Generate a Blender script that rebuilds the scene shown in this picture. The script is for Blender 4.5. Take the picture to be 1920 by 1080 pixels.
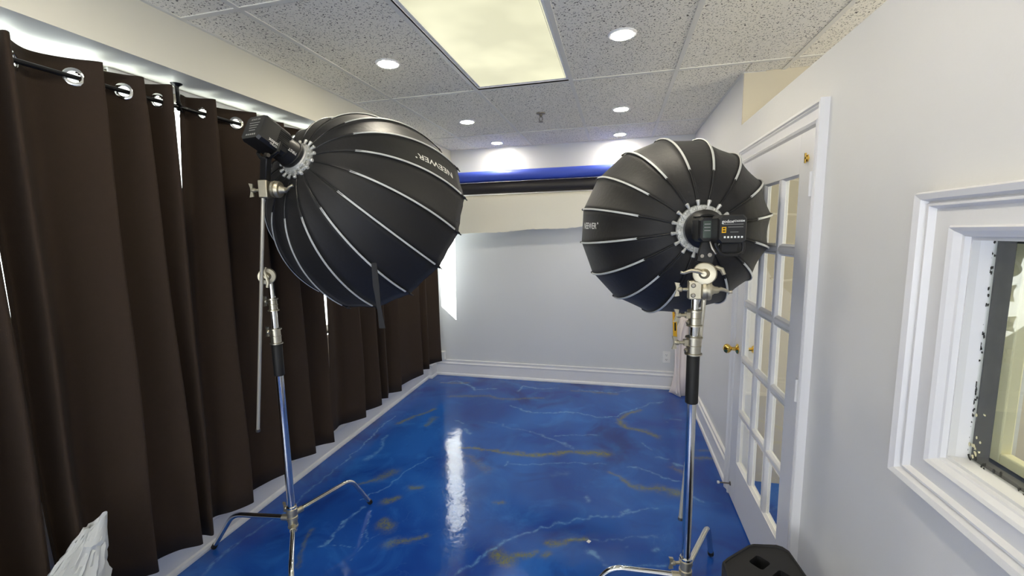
import bpy, math, random
import numpy as np
from mathutils import Vector, Matrix
random.seed(4)
PI = math.pi
sc = bpy.context.scene
COL = sc.collection
for o in list(bpy.data.objects):
    bpy.data.objects.remove(o)

# ------------------------------------------------------------------ camera
def rot(pitch, yaw, roll):
    a, b, c = [math.radians(t) for t in (pitch, yaw, roll)]
    B = Matrix(((1, 0, 0), (0, 0, -1), (0, 1, 0)))
    Rx = Matrix(((1, 0, 0), (0, math.cos(a), math.sin(a)), (0, -math.sin(a), math.cos(a))))
    Rz = Matrix(((math.cos(c), -math.sin(c), 0), (math.sin(c), math.cos(c), 0), (0, 0, 1)))
    Rw = Matrix(((math.cos(b), math.sin(b), 0), (-math.sin(b), math.cos(b), 0), (0, 0, 1)))
    return Rw @ B @ Rx @ Rz
cam_d = bpy.data.cameras.new('camera')
cam = bpy.data.objects.new('camera', cam_d); COL.objects.link(cam)
cam_d.sensor_width = 36; cam_d.lens = 797.66 / 1920 * 36; cam_d.clip_start = .02
cam.matrix_world = Matrix.Translation((0, 0, 1.655)) @ rot(7.284242, -13.90777, -1.08391469).to_4x4()
sc.camera = cam

# ------------------------------------------------------------------ world, sun, area lights, exposure
w = bpy.data.worlds.new('world'); sc.world = w; w.use_nodes = True
w.node_tree.nodes['Background'].inputs[0].default_value = (.95, .975, 1, 1)
w.node_tree.nodes['Background'].inputs[1].default_value = 4.5
sun_d = bpy.data.lights.new('sun', 'SUN'); sun_d.energy = 24; sun_d.angle = math.radians(.6); sun_d.color = (1, .96, .9)
sun = bpy.data.objects.new('sun', sun_d); COL.objects.link(sun)
sun.rotation_euler = Vector((.72, 1, -.64)).to_track_quat('-Z', 'Y').to_euler()

def area(name, loc, direction, sx, sy, energy, color, portal=False):
    d = bpy.data.lights.new(name, 'AREA'); d.shape = 'RECTANGLE'; d.size = sx; d.size_y = sy
    d.energy = energy; d.color = color
    if portal: d.cycles.is_portal = True
    o = bpy.data.objects.new(name, d); COL.objects.link(o)
    o.location = loc; o.rotation_euler = Vector(direction).to_track_quat('-Z', 'Z').to_euler()
    return o
area('rear_fill_light', (-.7, -2.15, 1.5), (0, 1, .35), 2.4, 1.7, 54, (.93, .97, 1))  # unseen fill light added in front of the solid rear wall, no window there
area('left_window_portal', (-2.2, 2.1, 1.6), (1, 0, 0), 4.4, 1.4, 1, (1, 1, 1), portal=True)
area('next_room_area_light', (3.3, 1.2, 1.7), (-1, 0, 0), 2.2, 1.6, 30, (1, .95, .82))  # unseen area light inside the next room, lighting its cream walls

vs = sc.view_settings
vs.view_transform = 'Standard'; vs.look = 'None'; vs.gamma = 1; vs.use_curve_mapping = False
vs.exposure = 0.80

# ------------------------------------------------------------------ materials
def lin(c):
    return tuple(((x / 255) / 12.92 if x / 255 <= .04045 else ((x / 255 + .055) / 1.055) ** 2.4) for x in c) + (1,)
def mat(name, rgb, rough=.6, metal=0, spec=.5, bump=0, bscale=80, var=0, vscale=6, coat=0, sheen=0, stretch=None):
    m = bpy.data.materials.new(name); m.use_nodes = True
    nt = m.node_tree; b = nt.nodes['Principled BSDF']
    b.inputs['Base Color'].default_value = lin(rgb)
    b.inputs['Roughness'].default_value = rough; b.inputs['Metallic'].default_value = metal
    b.inputs['Specular IOR Level'].default_value = spec
    b.inputs['Coat Weight'].default_value = coat
    if sheen: b.inputs['Sheen Weight'].default_value = sheen; b.inputs['Sheen Roughness'].default_value = .5
    g = nt.nodes.new('ShaderNodeNewGeometry')
    src = g.outputs['Position']
    if stretch:
        mp = nt.nodes.new('ShaderNodeMapping'); mp.inputs['Scale'].default_value = stretch
        nt.links.new(src, mp.inputs['Vector']); src = mp.outputs[0]
    if bump:
        n = nt.nodes.new('ShaderNodeTexNoise'); n.inputs['Scale'].default_value = bscale; n.inputs['Detail'].default_value = 4
        nt.links.new(src, n.inputs['Vector'])
        bp = nt.nodes.new('ShaderNodeBump'); bp.inputs['Strength'].default_value = bump; bp.inputs['Distance'].default_value = .01
        nt.links.new(n.outputs['Fac'], bp.inputs['Height']); nt.links.new(bp.outputs[0], b.inputs['Normal'])
    if var:
        n = nt.nodes.new('ShaderNodeTexNoise'); n.inputs['Scale'].default_value = vscale; n.inputs['Detail'].default_value = 5
        nt.links.new(src, n.inputs['Vector'])
        mr = nt.nodes.new('ShaderNodeMapRange'); mr.inputs['From Min'].default_value = .3; mr.inputs['From Max'].default_value = .7
        mr.inputs['To Min'].default_value = 1 - var; mr.inputs['To Max'].default_value = 1 + var
        nt.links.new(n.outputs['Fac'], mr.inputs['Value'])
        mx = nt.nodes.new('ShaderNodeMix'); mx.data_type = 'RGBA'; mx.blend_type = 'MULTIPLY'; mx.inputs['Factor'].default_value = 1
        mx.inputs['A'].default_value = lin(rgb); nt.links.new(mr.outputs[0], mx.inputs['B'])
        nt.links.new(mx.outputs['Result'], b.inputs['Base Color'])
    return m
def emit(name, rgb, strength):
    m = bpy.data.materials.new(name); m.use_nodes = True; nt = m.node_tree
    b = nt.nodes['Principled BSDF']; b.inputs['Base Color'].default_value = (0, 0, 0, 1)
    b.inputs['Emission Color'].default_value = lin(rgb); b.inputs['Emission Strength'].default_value = strength
    b.inputs['Roughness'].default_value = .5
    return m
def glass_mat(name, tint=(1, 1, 1), extra=1.0, grime=False):
    m = bpy.data.materials.new(name); m.use_nodes = True; nt = m.node_tree
    nt.nodes.remove(nt.nodes['Principled BSDF'])
    out = nt.nodes['Material Output']
    t = nt.nodes.new('ShaderNodeBsdfTransparent'); t.inputs[0].default_value = tint + (1,)
    g = nt.nodes.new('ShaderNodeBsdfGlossy'); g.inputs['Roughness'].default_value = .0
    f = nt.nodes.new('ShaderNodeFresnel'); f.inputs['IOR'].default_value = 1.5
    mu = nt.nodes.new('ShaderNodeMath'); mu.operation = 'MULTIPLY'; mu.inputs[1].default_value = extra; mu.use_clamp = True
    mx = nt.nodes.new('ShaderNodeMixShader')
    ge = nt.nodes.new('ShaderNodeNewGeometry'); inv = nt.nodes.new('ShaderNodeMath'); inv.operation = 'SUBTRACT'; inv.inputs[0].default_value = 1
    nt.links.new(ge.outputs['Backfacing'], inv.inputs[1]); m2 = nt.nodes.new('ShaderNodeMath'); m2.operation = 'MULTIPLY'
    nt.links.new(f.outputs[0], mu.inputs[0]); nt.links.new(mu.outputs[0], m2.inputs[0]); nt.links.new(inv.outputs[0], m2.inputs[1]); nt.links.new(m2.outputs[0], mx.inputs[0])
    nt.links.new(t.outputs[0], mx.inputs[1]); nt.links.new(g.outputs[0], mx.inputs[2])
    nt.links.new(mx.outputs[0], out.inputs[0])
    return m
M = {}
M['wall'] = mat('wall_paint', (226, 226, 226), .55, bump=.05, bscale=60, var=.012, vscale=2)
M['backwall'] = mat('back_wall_gloss_paint', (216, 218, 220), .32, bump=.06, bscale=12, spec=.5)
M['beige'] = mat('beige_wall_paint', (200, 192, 172), .7)
M['cream'] = mat('cream_wall_paint', (232, 226, 190), .7)
M['trim'] = mat('white_trim_paint', (232, 232, 234), .35, bump=.03, bscale=40)
M['soffit'] = mat('soffit_paint', (214, 212, 200), .6)
M['grid'] = mat('ceiling_grid_metal', (222, 220, 212), .5)
M['brown'] = mat('brown_curtain_fabric', (45, 31, 18), .9, bump=.25, bscale=500, var=.06, vscale=40)
M['chrome'] = mat('chrome', (225, 225, 222), .12, 1)
M['nickel'] = mat('satin_nickel', (196, 190, 172), .32, 1)
M['arm'] = mat('satin_arm_metal', (212, 206, 188), .35, .45)
M['nickelb'] = mat('cast_nickel', (190, 183, 162), .42, .9, bump=.05, bscale=300)
M['black'] = mat('black_plastic', (26, 26, 27), .42)
M['blackmet'] = mat('black_metal', (22, 22, 24), .3, .4)
M['sleeve'] = mat('black_rubber_sleeve', (14, 14, 14), .6)
M['nylon'] = mat('black_nylon_fabric', (20, 19, 20), .62, bump=.12, bscale=45, sheen=.06, stretch=(1, 1, 1))
M['ribwhite'] = mat('grey_rib_sleeve', (205, 207, 205), .5)
M['silver'] = mat('silver_ring_metal', (205, 205, 200), .35, .85, bump=.6, bscale=160, var=.4, vscale=260)
M['ringedge'] = mat('pale_metal', (214, 214, 210), .4, .5)
M['diff'] = mat('white_diffuser_cloth', (235, 235, 235), .8)
M['print'] = mat('white_print', (235, 236, 232), .6)
M['grayprint'] = mat('grey_print', (150, 150, 148), .6)
M['yellow'] = mat('yellow_plastic', (232, 178, 20), .5)
M['red'] = mat('red_paint', (190, 40, 30), .5)
M['lcd'] = mat('lcd_screen', (70, 82, 74), .15)
M['bluepaper'] = mat('blue_paper', (70, 94, 205), .5)
M['blackpaper'] = mat('black_paper', (44, 42, 42), .5)
M['whitepaper'] = mat('white_paper', (240, 237, 222), .6)
M['rollpaper'] = mat('pinkish_white_paper', (238, 228, 226), .6)
M['brass'] = mat('polished_brass', (232, 196, 104), .16, 1)
M['steel'] = mat('dull_steel', (140, 134, 124), .35, .9)
M['speaker'] = mat('black_speaker_case', (36, 35, 34), .62, bump=.3, bscale=700)
M['dark'] = mat('dark_void', (10, 10, 11), .8)
M['shade_grime'] = mat('dark_shade_and_grime', (46, 46, 44), .8, var=.4, vscale=60)  # dark tone for the painted cavity shade, also used for the grime flakes
M['bluebag'] = mat('blue_plastic', (20, 70, 190), .4)
M['outlet'] = mat('white_outlet_plastic', (236, 236, 234), .35)
M['rubber'] = mat('black_rubber', (16, 16, 16), .7)
M['glass'] = glass_mat('clear_glass', (.93, .96, .94), 1.0)
M['doorglass'] = glass_mat('door_glass', (.93, .94, .93), 1.3)
M['mirror_glass'] = glass_mat('old_window_glass', (.94, .96, .94), 1.8)
M['light_on'] = emit('lamp_glow', (252, 242, 220), 125.0)
M['panel_on'] = emit('fluorescent_diffuser_glow', (247, 244, 208), .85)
M['cassette'] = mat('shade_cassette', (226, 222, 208), .5)
M['floorside'] = mat('floor_plain', (30, 60, 130), .3)

def panel_variation(m):   # faint lamps seen through the fluorescent diffuser
    nt = m.node_tree; b = nt.nodes['Principled BSDF']
    g = nt.nodes.new('ShaderNodeNewGeometry'); n = nt.nodes.new('ShaderNodeTexNoise'); n.inputs['Scale'].default_value = 3.2; n.inputs['Detail'].default_value = 2
    r = nt.nodes.new('ShaderNodeMapRange'); r.inputs['From Min'].default_value = .35; r.inputs['From Max'].default_value = .65
    r.inputs['To Min'].default_value = .48; r.inputs['To Max'].default_value = .60
    nt.links.new(g.outputs['Position'], n.inputs['Vector']); nt.links.new(n.outputs['Fac'], r.inputs['Value']); nt.links.new(r.outputs[0], b.inputs['Emission Strength'])
panel_variation(M['panel_on'])

def tile_material():
    m = bpy.data.materials.new('fissured_ceiling_tile'); m.use_nodes = True; nt = m.node_tree; b = nt.nodes['Principled BSDF']
    b.inputs['Roughness'].default_value = .9
    g = nt.nodes.new('ShaderNodeNewGeometry')
    mp = nt.nodes.new('ShaderNodeMapping'); mp.inputs['Scale'].default_value = (1, 1, 1)
    n0 = nt.nodes.new('ShaderNodeTexNoise'); n0.inputs['Scale'].default_value = 30
    nt.links.new(g.outputs['Position'], n0.inputs['Vector'])
    vm = nt.nodes.new('ShaderNodeVectorMath'); vm.operation = 'MULTIPLY_ADD'; vm.inputs[1].default_value = (.03, .03, .03)
    nt.links.new(n0.outputs['Color'], vm.inputs[0]); nt.links.new(g.outputs['Position'], vm.inputs[2])
    n1 = nt.nodes.new('ShaderNodeTexNoise'); n1.inputs['Scale'].default_value = 125; n1.inputs['Detail'].default_value = 1.5; n1.inputs['Roughness'].default_value = .6
    nt.links.new(vm.outputs[0], mp.inputs['Vector']); nt.links.new(mp.outputs[0], n1.inputs['Vector'])
    r1 = nt.nodes.new('ShaderNodeValToRGB'); r1.color_ramp.elements[0].position = .355; r1.color_ramp.elements[1].position = .405
    nt.links.new(n1.outputs['Fac'], r1.inputs[0])
    v = nt.nodes.new('ShaderNodeTexVoronoi'); v.inputs['Scale'].default_value = 130
    nt.links.new(g.outputs['Position'], v.inputs['Vector'])
    r2 = nt.nodes.new('ShaderNodeValToRGB'); r2.color_ramp.elements[0].position = .10; r2.color_ramp.elements[1].position = .2
    nt.links.new(v.outputs['Distance'], r2.inputs[0])
    mn = nt.nodes.new('ShaderNodeMath'); mn.operation = 'MULTIPLY'
    nt.links.new(r1.outputs[0], mn.inputs[0])
    mr0 = nt.nodes.new('ShaderNodeMapRange'); mr0.inputs['To Min'].default_value = .72; nt.links.new(r2.outputs[0], mr0.inputs['Value'])
    nt.links.new(mr0.outputs[0], mn.inputs[1])
    mx = nt.nodes.new('ShaderNodeMix'); mx.data_type = 'RGBA'; mx.inputs['A'].default_value = lin((92, 88, 80)); mx.inputs['B'].default_value = lin((240, 236, 224))
    nt.links.new(mn.outputs[0], mx.inputs['Factor']); nt.links.new(mx.outputs['Result'], b.inputs['Base Color'])
    bp = nt.nodes.new('ShaderNodeBump'); bp.inputs['Strength'].default_value = .5; bp.inputs['Distance'].default_value = .004
    nt.links.new(mn.outputs[0], bp.inputs['Height']); nt.links.new(bp.outputs[0], b.inputs['Normal'])
    return m
M['tile'] = tile_material()

def floor_material():
    m = bpy.data.materials.new('blue_marbled_epoxy'); m.use_nodes = True; nt = m.node_tree; b = nt.nodes['Principled BSDF']
    N = nt.nodes.new; Lk = nt.links.new
    g = N('ShaderNodeNewGeometry')
    def noise(scale, detail=6, dist=0, rough=.55):
        n = N('ShaderNodeTexNoise'); n.inputs['Scale'].default_value = scale; n.inputs['Detail'].default_value = detail
        n.inputs['Distortion'].default_value = dist; n.inputs['Roughness'].default_value = rough; Lk(g.outputs['Position'], n.inputs['Vector']); return n
    def mix(a, bb, fac, blend='MIX'):
        x = N('ShaderNodeMix'); x.data_type = 'RGBA'; x.blend_type = blend
        for s, k in ((a, 'A'), (bb, 'B')):
            if isinstance(s, tuple): x.inputs[k].default_value = s
            else: Lk(s, x.inputs[k])
        if isinstance(fac, float): x.inputs['Factor'].default_value = fac
        else: Lk(fac, x.inputs['Factor'])
        return x.outputs['Result']
    def rng(src, a, bb, c=0., d=1.):
        r = N('ShaderNodeMapRange'); r.inputs['From Min'].default_value = a; r.inputs['From Max'].default_value = bb
        r.inputs['To Min'].default_value = c; r.inputs['To Max'].default_value = d; Lk(src, r.inputs['Value']); return r.outputs[0]
    def mul(a, bb):
        x = N('ShaderNodeMath'); x.operation = 'MULTIPLY'; Lk(a, x.inputs[0]); Lk(bb, x.inputs[1]); return x.outputs[0]
    c = mix(FLOOR_C[0], FLOOR_C[1], rng(noise(1.1, 3, .6).outputs['Fac'], .36, .64))
    c = mix(c, FLOOR_C[2], rng(noise(2.6, 5, 1.4).outputs['Fac'], .52, .78, 0, .6))
    c = mix(c, FLOOR_C[3], rng(noise(1.7, 4, 1.0).outputs['Fac'], .30, .44, .7, 0))
    # hairline cloudy veins everywhere
    v = noise(2.2, 7, 1.8, .6).outputs['Fac']
    ab = N('ShaderNodeMath'); ab.operation = 'SUBTRACT'; Lk(v, ab.inputs[0]); ab.inputs[1].default_value = .5
    ab2 = N('ShaderNodeMath'); ab2.operation = 'ABSOLUTE'; Lk(ab.outputs[0], ab2.inputs[0])
    c = mix(c, lin((96, 148, 205)), mul(rng(ab2.outputs[0], 0, .006, .16, 0), rng(noise(1.3, 2).outputs['Fac'], .45, .7)))
    aw = N('ShaderNodeAttribute'); aw.attribute_name = 'white_vein'
    ag = N('ShaderNodeAttribute'); ag.attribute_name = 'gold_vein'
    brk = rng(noise(34, 5, .8).outputs['Fac'], .36, .6, .25, 1)
    c = mix(c, lin((120, 122, 44)), mul(ag.outputs['Fac'], rng(noise(48, 6, 1.2, .7).outputs['Fac'], .38, .56, .25, 1)))
    c = mix(c, lin((120, 172, 220)), mul(aw.outputs['Fac'], brk))
    Lk(c, b.inputs['Base Color'])
    b.inputs['Roughness'].default_value = .2
    b.inputs['Specular IOR Level'].default_value = .0
    b.inputs['Coat Weight'].default_value = .9; b.inputs['Coat Roughness'].default_value = .09
    bp = N('ShaderNodeBump'); bp.inputs['Strength'].default_value = .16; bp.inputs['Distance'].default_value = .01
    Lk(noise(9, 3).outputs['Fac'], bp.inputs['Height']); Lk(bp.outputs[0], b.inputs['Normal']); Lk(bp.outputs[0], b.inputs['Coat Normal'])
    return m
FLOOR_C = (lin((24, 62, 146)), lin((38, 96, 182)), lin((54, 124, 208)), lin((24, 40, 112)))
M['floor'] = floor_material()

def bag_material():
    m = bpy.data.materials.new('white_bag_plastic'); m.use_nodes = True; nt = m.node_tree; b = nt.nodes['Principled BSDF']
    b.inputs['Base Color'].default_value = lin((225, 227, 226)); b.inputs['Roughness'].default_value = .35
    t = nt.nodes.new('ShaderNodeBsdfTranslucent'); t.inputs[0].default_value = lin((225, 227, 226))
    mx = nt.nodes.new('ShaderNodeMixShader'); mx.inputs[0].default_value = .35
    nt.links.new(b.outputs[0], mx.inputs[1]); nt.links.new(t.outputs[0], mx.inputs[2]); nt.links.new(mx.outputs[0], nt.nodes['Material Output'].inputs[0])
    return m
M['bag'] = bag_material()

# ------------------------------------------------------------------ mesh helpers
ORG = {}
class G:
    def __init__(s): s.v = []; s.f = []
    def add(s, vs, fs):
        n = len(s.v); s.v += [tuple(v) for v in vs]; s.f += [tuple(i + n for i in f) for f in fs]; return s
    def box(s, x0, x1, y0, y1, z0, z1):
        return s.add([(x, y, z) for x in (x0, x1) for y in (y0, y1) for z in (z0, z1)],
                     [(0, 1, 3, 2), (4, 6, 7, 5), (0, 4, 5, 1), (2, 3, 7, 6), (0, 2, 6, 4), (1, 5, 7, 3)])
    def obox(s, c, ax, ay, az, hx, hy, hz):
        c = Vector(c); vs = [c + ax * (hx * i) + ay * (hy * j) + az * (hz * k) for i in (-1, 1) for j in (-1, 1) for k in (-1, 1)]
        return s.add(vs, [(0, 1, 3, 2), (4, 6, 7, 5), (0, 4, 5, 1), (2, 3, 7, 6), (0, 2, 6, 4), (1, 5, 7, 3)])
    def lathe(s, base, axis, prof, n=24, caps=True):
        a = Vector(axis).normalized(); u = a.orthogonal().normalized(); w_ = a.cross(u); b = Vector(base); vs = []
        for t, r in prof:
            for k in range(n):
                th = 2 * PI * k / n; vs.append(b + a * t + (u * math.cos(th) + w_ * math.sin(th)) * r)
        fs = [(i * n + k, i * n + (k + 1) % n, (i + 1) * n + (k + 1) % n, (i + 1) * n + k) for i in range(len(prof) - 1) for k in range(n)]
        if caps: fs += [tuple(range(n - 1, -1, -1)), tuple((len(prof) - 1) * n + k for k in range(n))]
        return s.add(vs, fs)
    def cyl(s, p0, p1, r, r2=None, n=16):
        p0, p1 = Vector(p0), Vector(p1); L = (p1 - p0).length
        return s.lathe(p0, p1 - p0, [(0, r), (L, r if r2 is None else r2)], n)
    def tube(s, path, r, n=10, closed=False, flat=None):
        P = [Vector(p) for p in path]; m = len(P); vs = []; prev = None
        for i, p in enumerate(P):
            if closed: d = P[(i + 1) % m] - P[i - 1]
            else: d = P[min(i + 1, m - 1)] - P[max(i - 1, 0)]
            d.normalize()
            u = d.orthogonal().normalized() if prev is None else (prev - d * prev.dot(d)).normalized()
            prev = u; w_ = d.cross(u); rr = r[i] if isinstance(r, (list, tuple)) else r
            for k in range(n):
                th = 2 * PI * k / n; vs.append(p + (u * math.cos(th) + w_ * math.sin(th)) * rr)
        e = m if closed else m - 1
        fs = [(i * n + k, i * n + (k + 1) % n, ((i + 1) % m) * n + (k + 1) % n, ((i + 1) % m) * n + k) for i in range(e) for k in range(n)]
        if not closed: fs += [tuple(range(n - 1, -1, -1)), tuple((m - 1) * n + k for k in range(n))]
        return s.add(vs, fs)
    def torus(s, c, axis, R_, r, n=24, m=8):
        a = Vector(axis).normalized(); u = a.orthogonal().normalized(); w_ = a.cross(u)
        return s.tube([Vector(c) + (u * math.cos(2 * PI * k / n) + w_ * math.sin(2 * PI * k / n)) * R_ for k in range(n)], r, m, True)
    def prism(s, poly, ext):          # poly: 3D points of one face, ext: extrusion vector
        n = len(poly); e = Vector(ext); vs = [Vector(p) for p in poly] + [Vector(p) + e for p in poly]
        return s.add(vs, [tuple(range(n - 1, -1, -1)), tuple(range(n, 2 * n))] + [(i, (i + 1) % n, n + (i + 1) % n, n + i) for i in range(n)])
    def build(s, name, m, parent=None, origin=None, smooth=True, ang=35, bevel=0, kind=None, label=None, both=None):
        org = Vector(ORG[parent.name] if parent else (origin or (0, 0, 0)))
        me = bpy.data.meshes.new(name)
        me.from_pydata([tuple(Vector(v) - org) for v in s.v], [], s.f)
        me.materials.append(M[m] if isinstance(m, str) else m)
        import bmesh
        bm = bmesh.new(); bm.from_mesh(me); bmesh.ops.recalc_face_normals(bm, faces=bm.faces); bm.to_mesh(me); bm.free()
        if smooth:
            for p in me.polygons: p.use_smooth = True
            me.set_sharp_from_angle(angle=math.radians(ang))
        o = bpy.data.objects.new(name, me); COL.objects.link(o)
        ORG[o.name] = tuple(org)
        if parent: o.parent = parent
        else: o.location = org
        if bevel:
            md = o.modifiers.new('bevel', 'BEVEL'); md.width = bevel; md.segments = 2; md.limit_method = 'ANGLE'; md.angle_limit = math.radians(40)
        if kind: o['kind'] = kind
        if label: o['label'] = label
        return o
def thing(name, loc, label, cat, group=None):
    o = bpy.data.objects.new(name, None); COL.objects.link(o); o.location = loc; o.empty_display_size = .1
    ORG[o.name] = tuple(loc); tag(o, label, cat, group); return o
def tag(o, label, cat, group=None):
    o['label'] = label; o['category'] = cat
    if group: o['group'] = group
    return o
def struct(name, loc=(0, 0, 0)):
    o = bpy.data.objects.new(name, None); COL.objects.link(o); o.location = loc; o['kind'] = 'structure'; ORG[o.name] = tuple(loc); return o
def dup(root, delta, label=None, group=None):
    r = root.copy(); COL.objects.link(r); r.location = Vector(root.location) + Vector(delta)
    ORG[r.name] = tuple(Vector(ORG[root.name]) + Vector(delta))
    if label: r['label'] = label
    if group: r['group'] = group
    for ch in root.children:
        c = ch.copy(); COL.objects.link(c); c.parent = r
        for gch in ch.children:
            d = gch.copy(); COL.objects.link(d); d.parent = c
    return r
def bez(p0, p1, p2, n=6):
    p0, p1, p2 = Vector(p0), Vector(p1), Vector(p2)
    return [p0 * (1 - t) ** 2 + p1 * 2 * t * (1 - t) + p2 * t * t for t in [i / n for i in range(n + 1)]]
_tc = {}
def text2d(s):
    if s in _tc: return _tc[s]
    c = bpy.data.curves.new('lettering', 'FONT'); c.body = s; c.size = 1; c.align_x = 'CENTER'; c.align_y = 'CENTER'; c.resolution_u = 3; c.offset = .012
    o = bpy.data.objects.new('lettering', c); COL.objects.link(o)
    bpy.context.view_layer.update()
    dg = bpy.context.evaluated_depsgraph_get(); me = bpy.data.meshes.new_from_object(o.evaluated_get(dg))
    r = ([tuple(v.co) for v in me.vertices], [tuple(p.vertices) for p in me.polygons])
    bpy.data.objects.remove(o); bpy.data.curves.remove(c); bpy.data.meshes.remove(me); _tc[s] = r; return r
def text_on(g, s, c, ux, uy, size, n=None, lift=.0006):
    v, f = text2d(s); c = Vector(c); ux = Vector(ux).normalized(); uy = Vector(uy).normalized(); nn = ux.cross(uy)
    return g.add([c + ux * (p[0] * size) + uy * (p[1] * size) + nn * lift for p in v], f)

# ------------------------------------------------------------------ dimensions
CH = 2.576; WX = .723; WL = -2.13; YB = 4.574; YR = -2.2; SX = -1.804; SZ = 2.36; PT = 2.28; WX2 = .843

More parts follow.
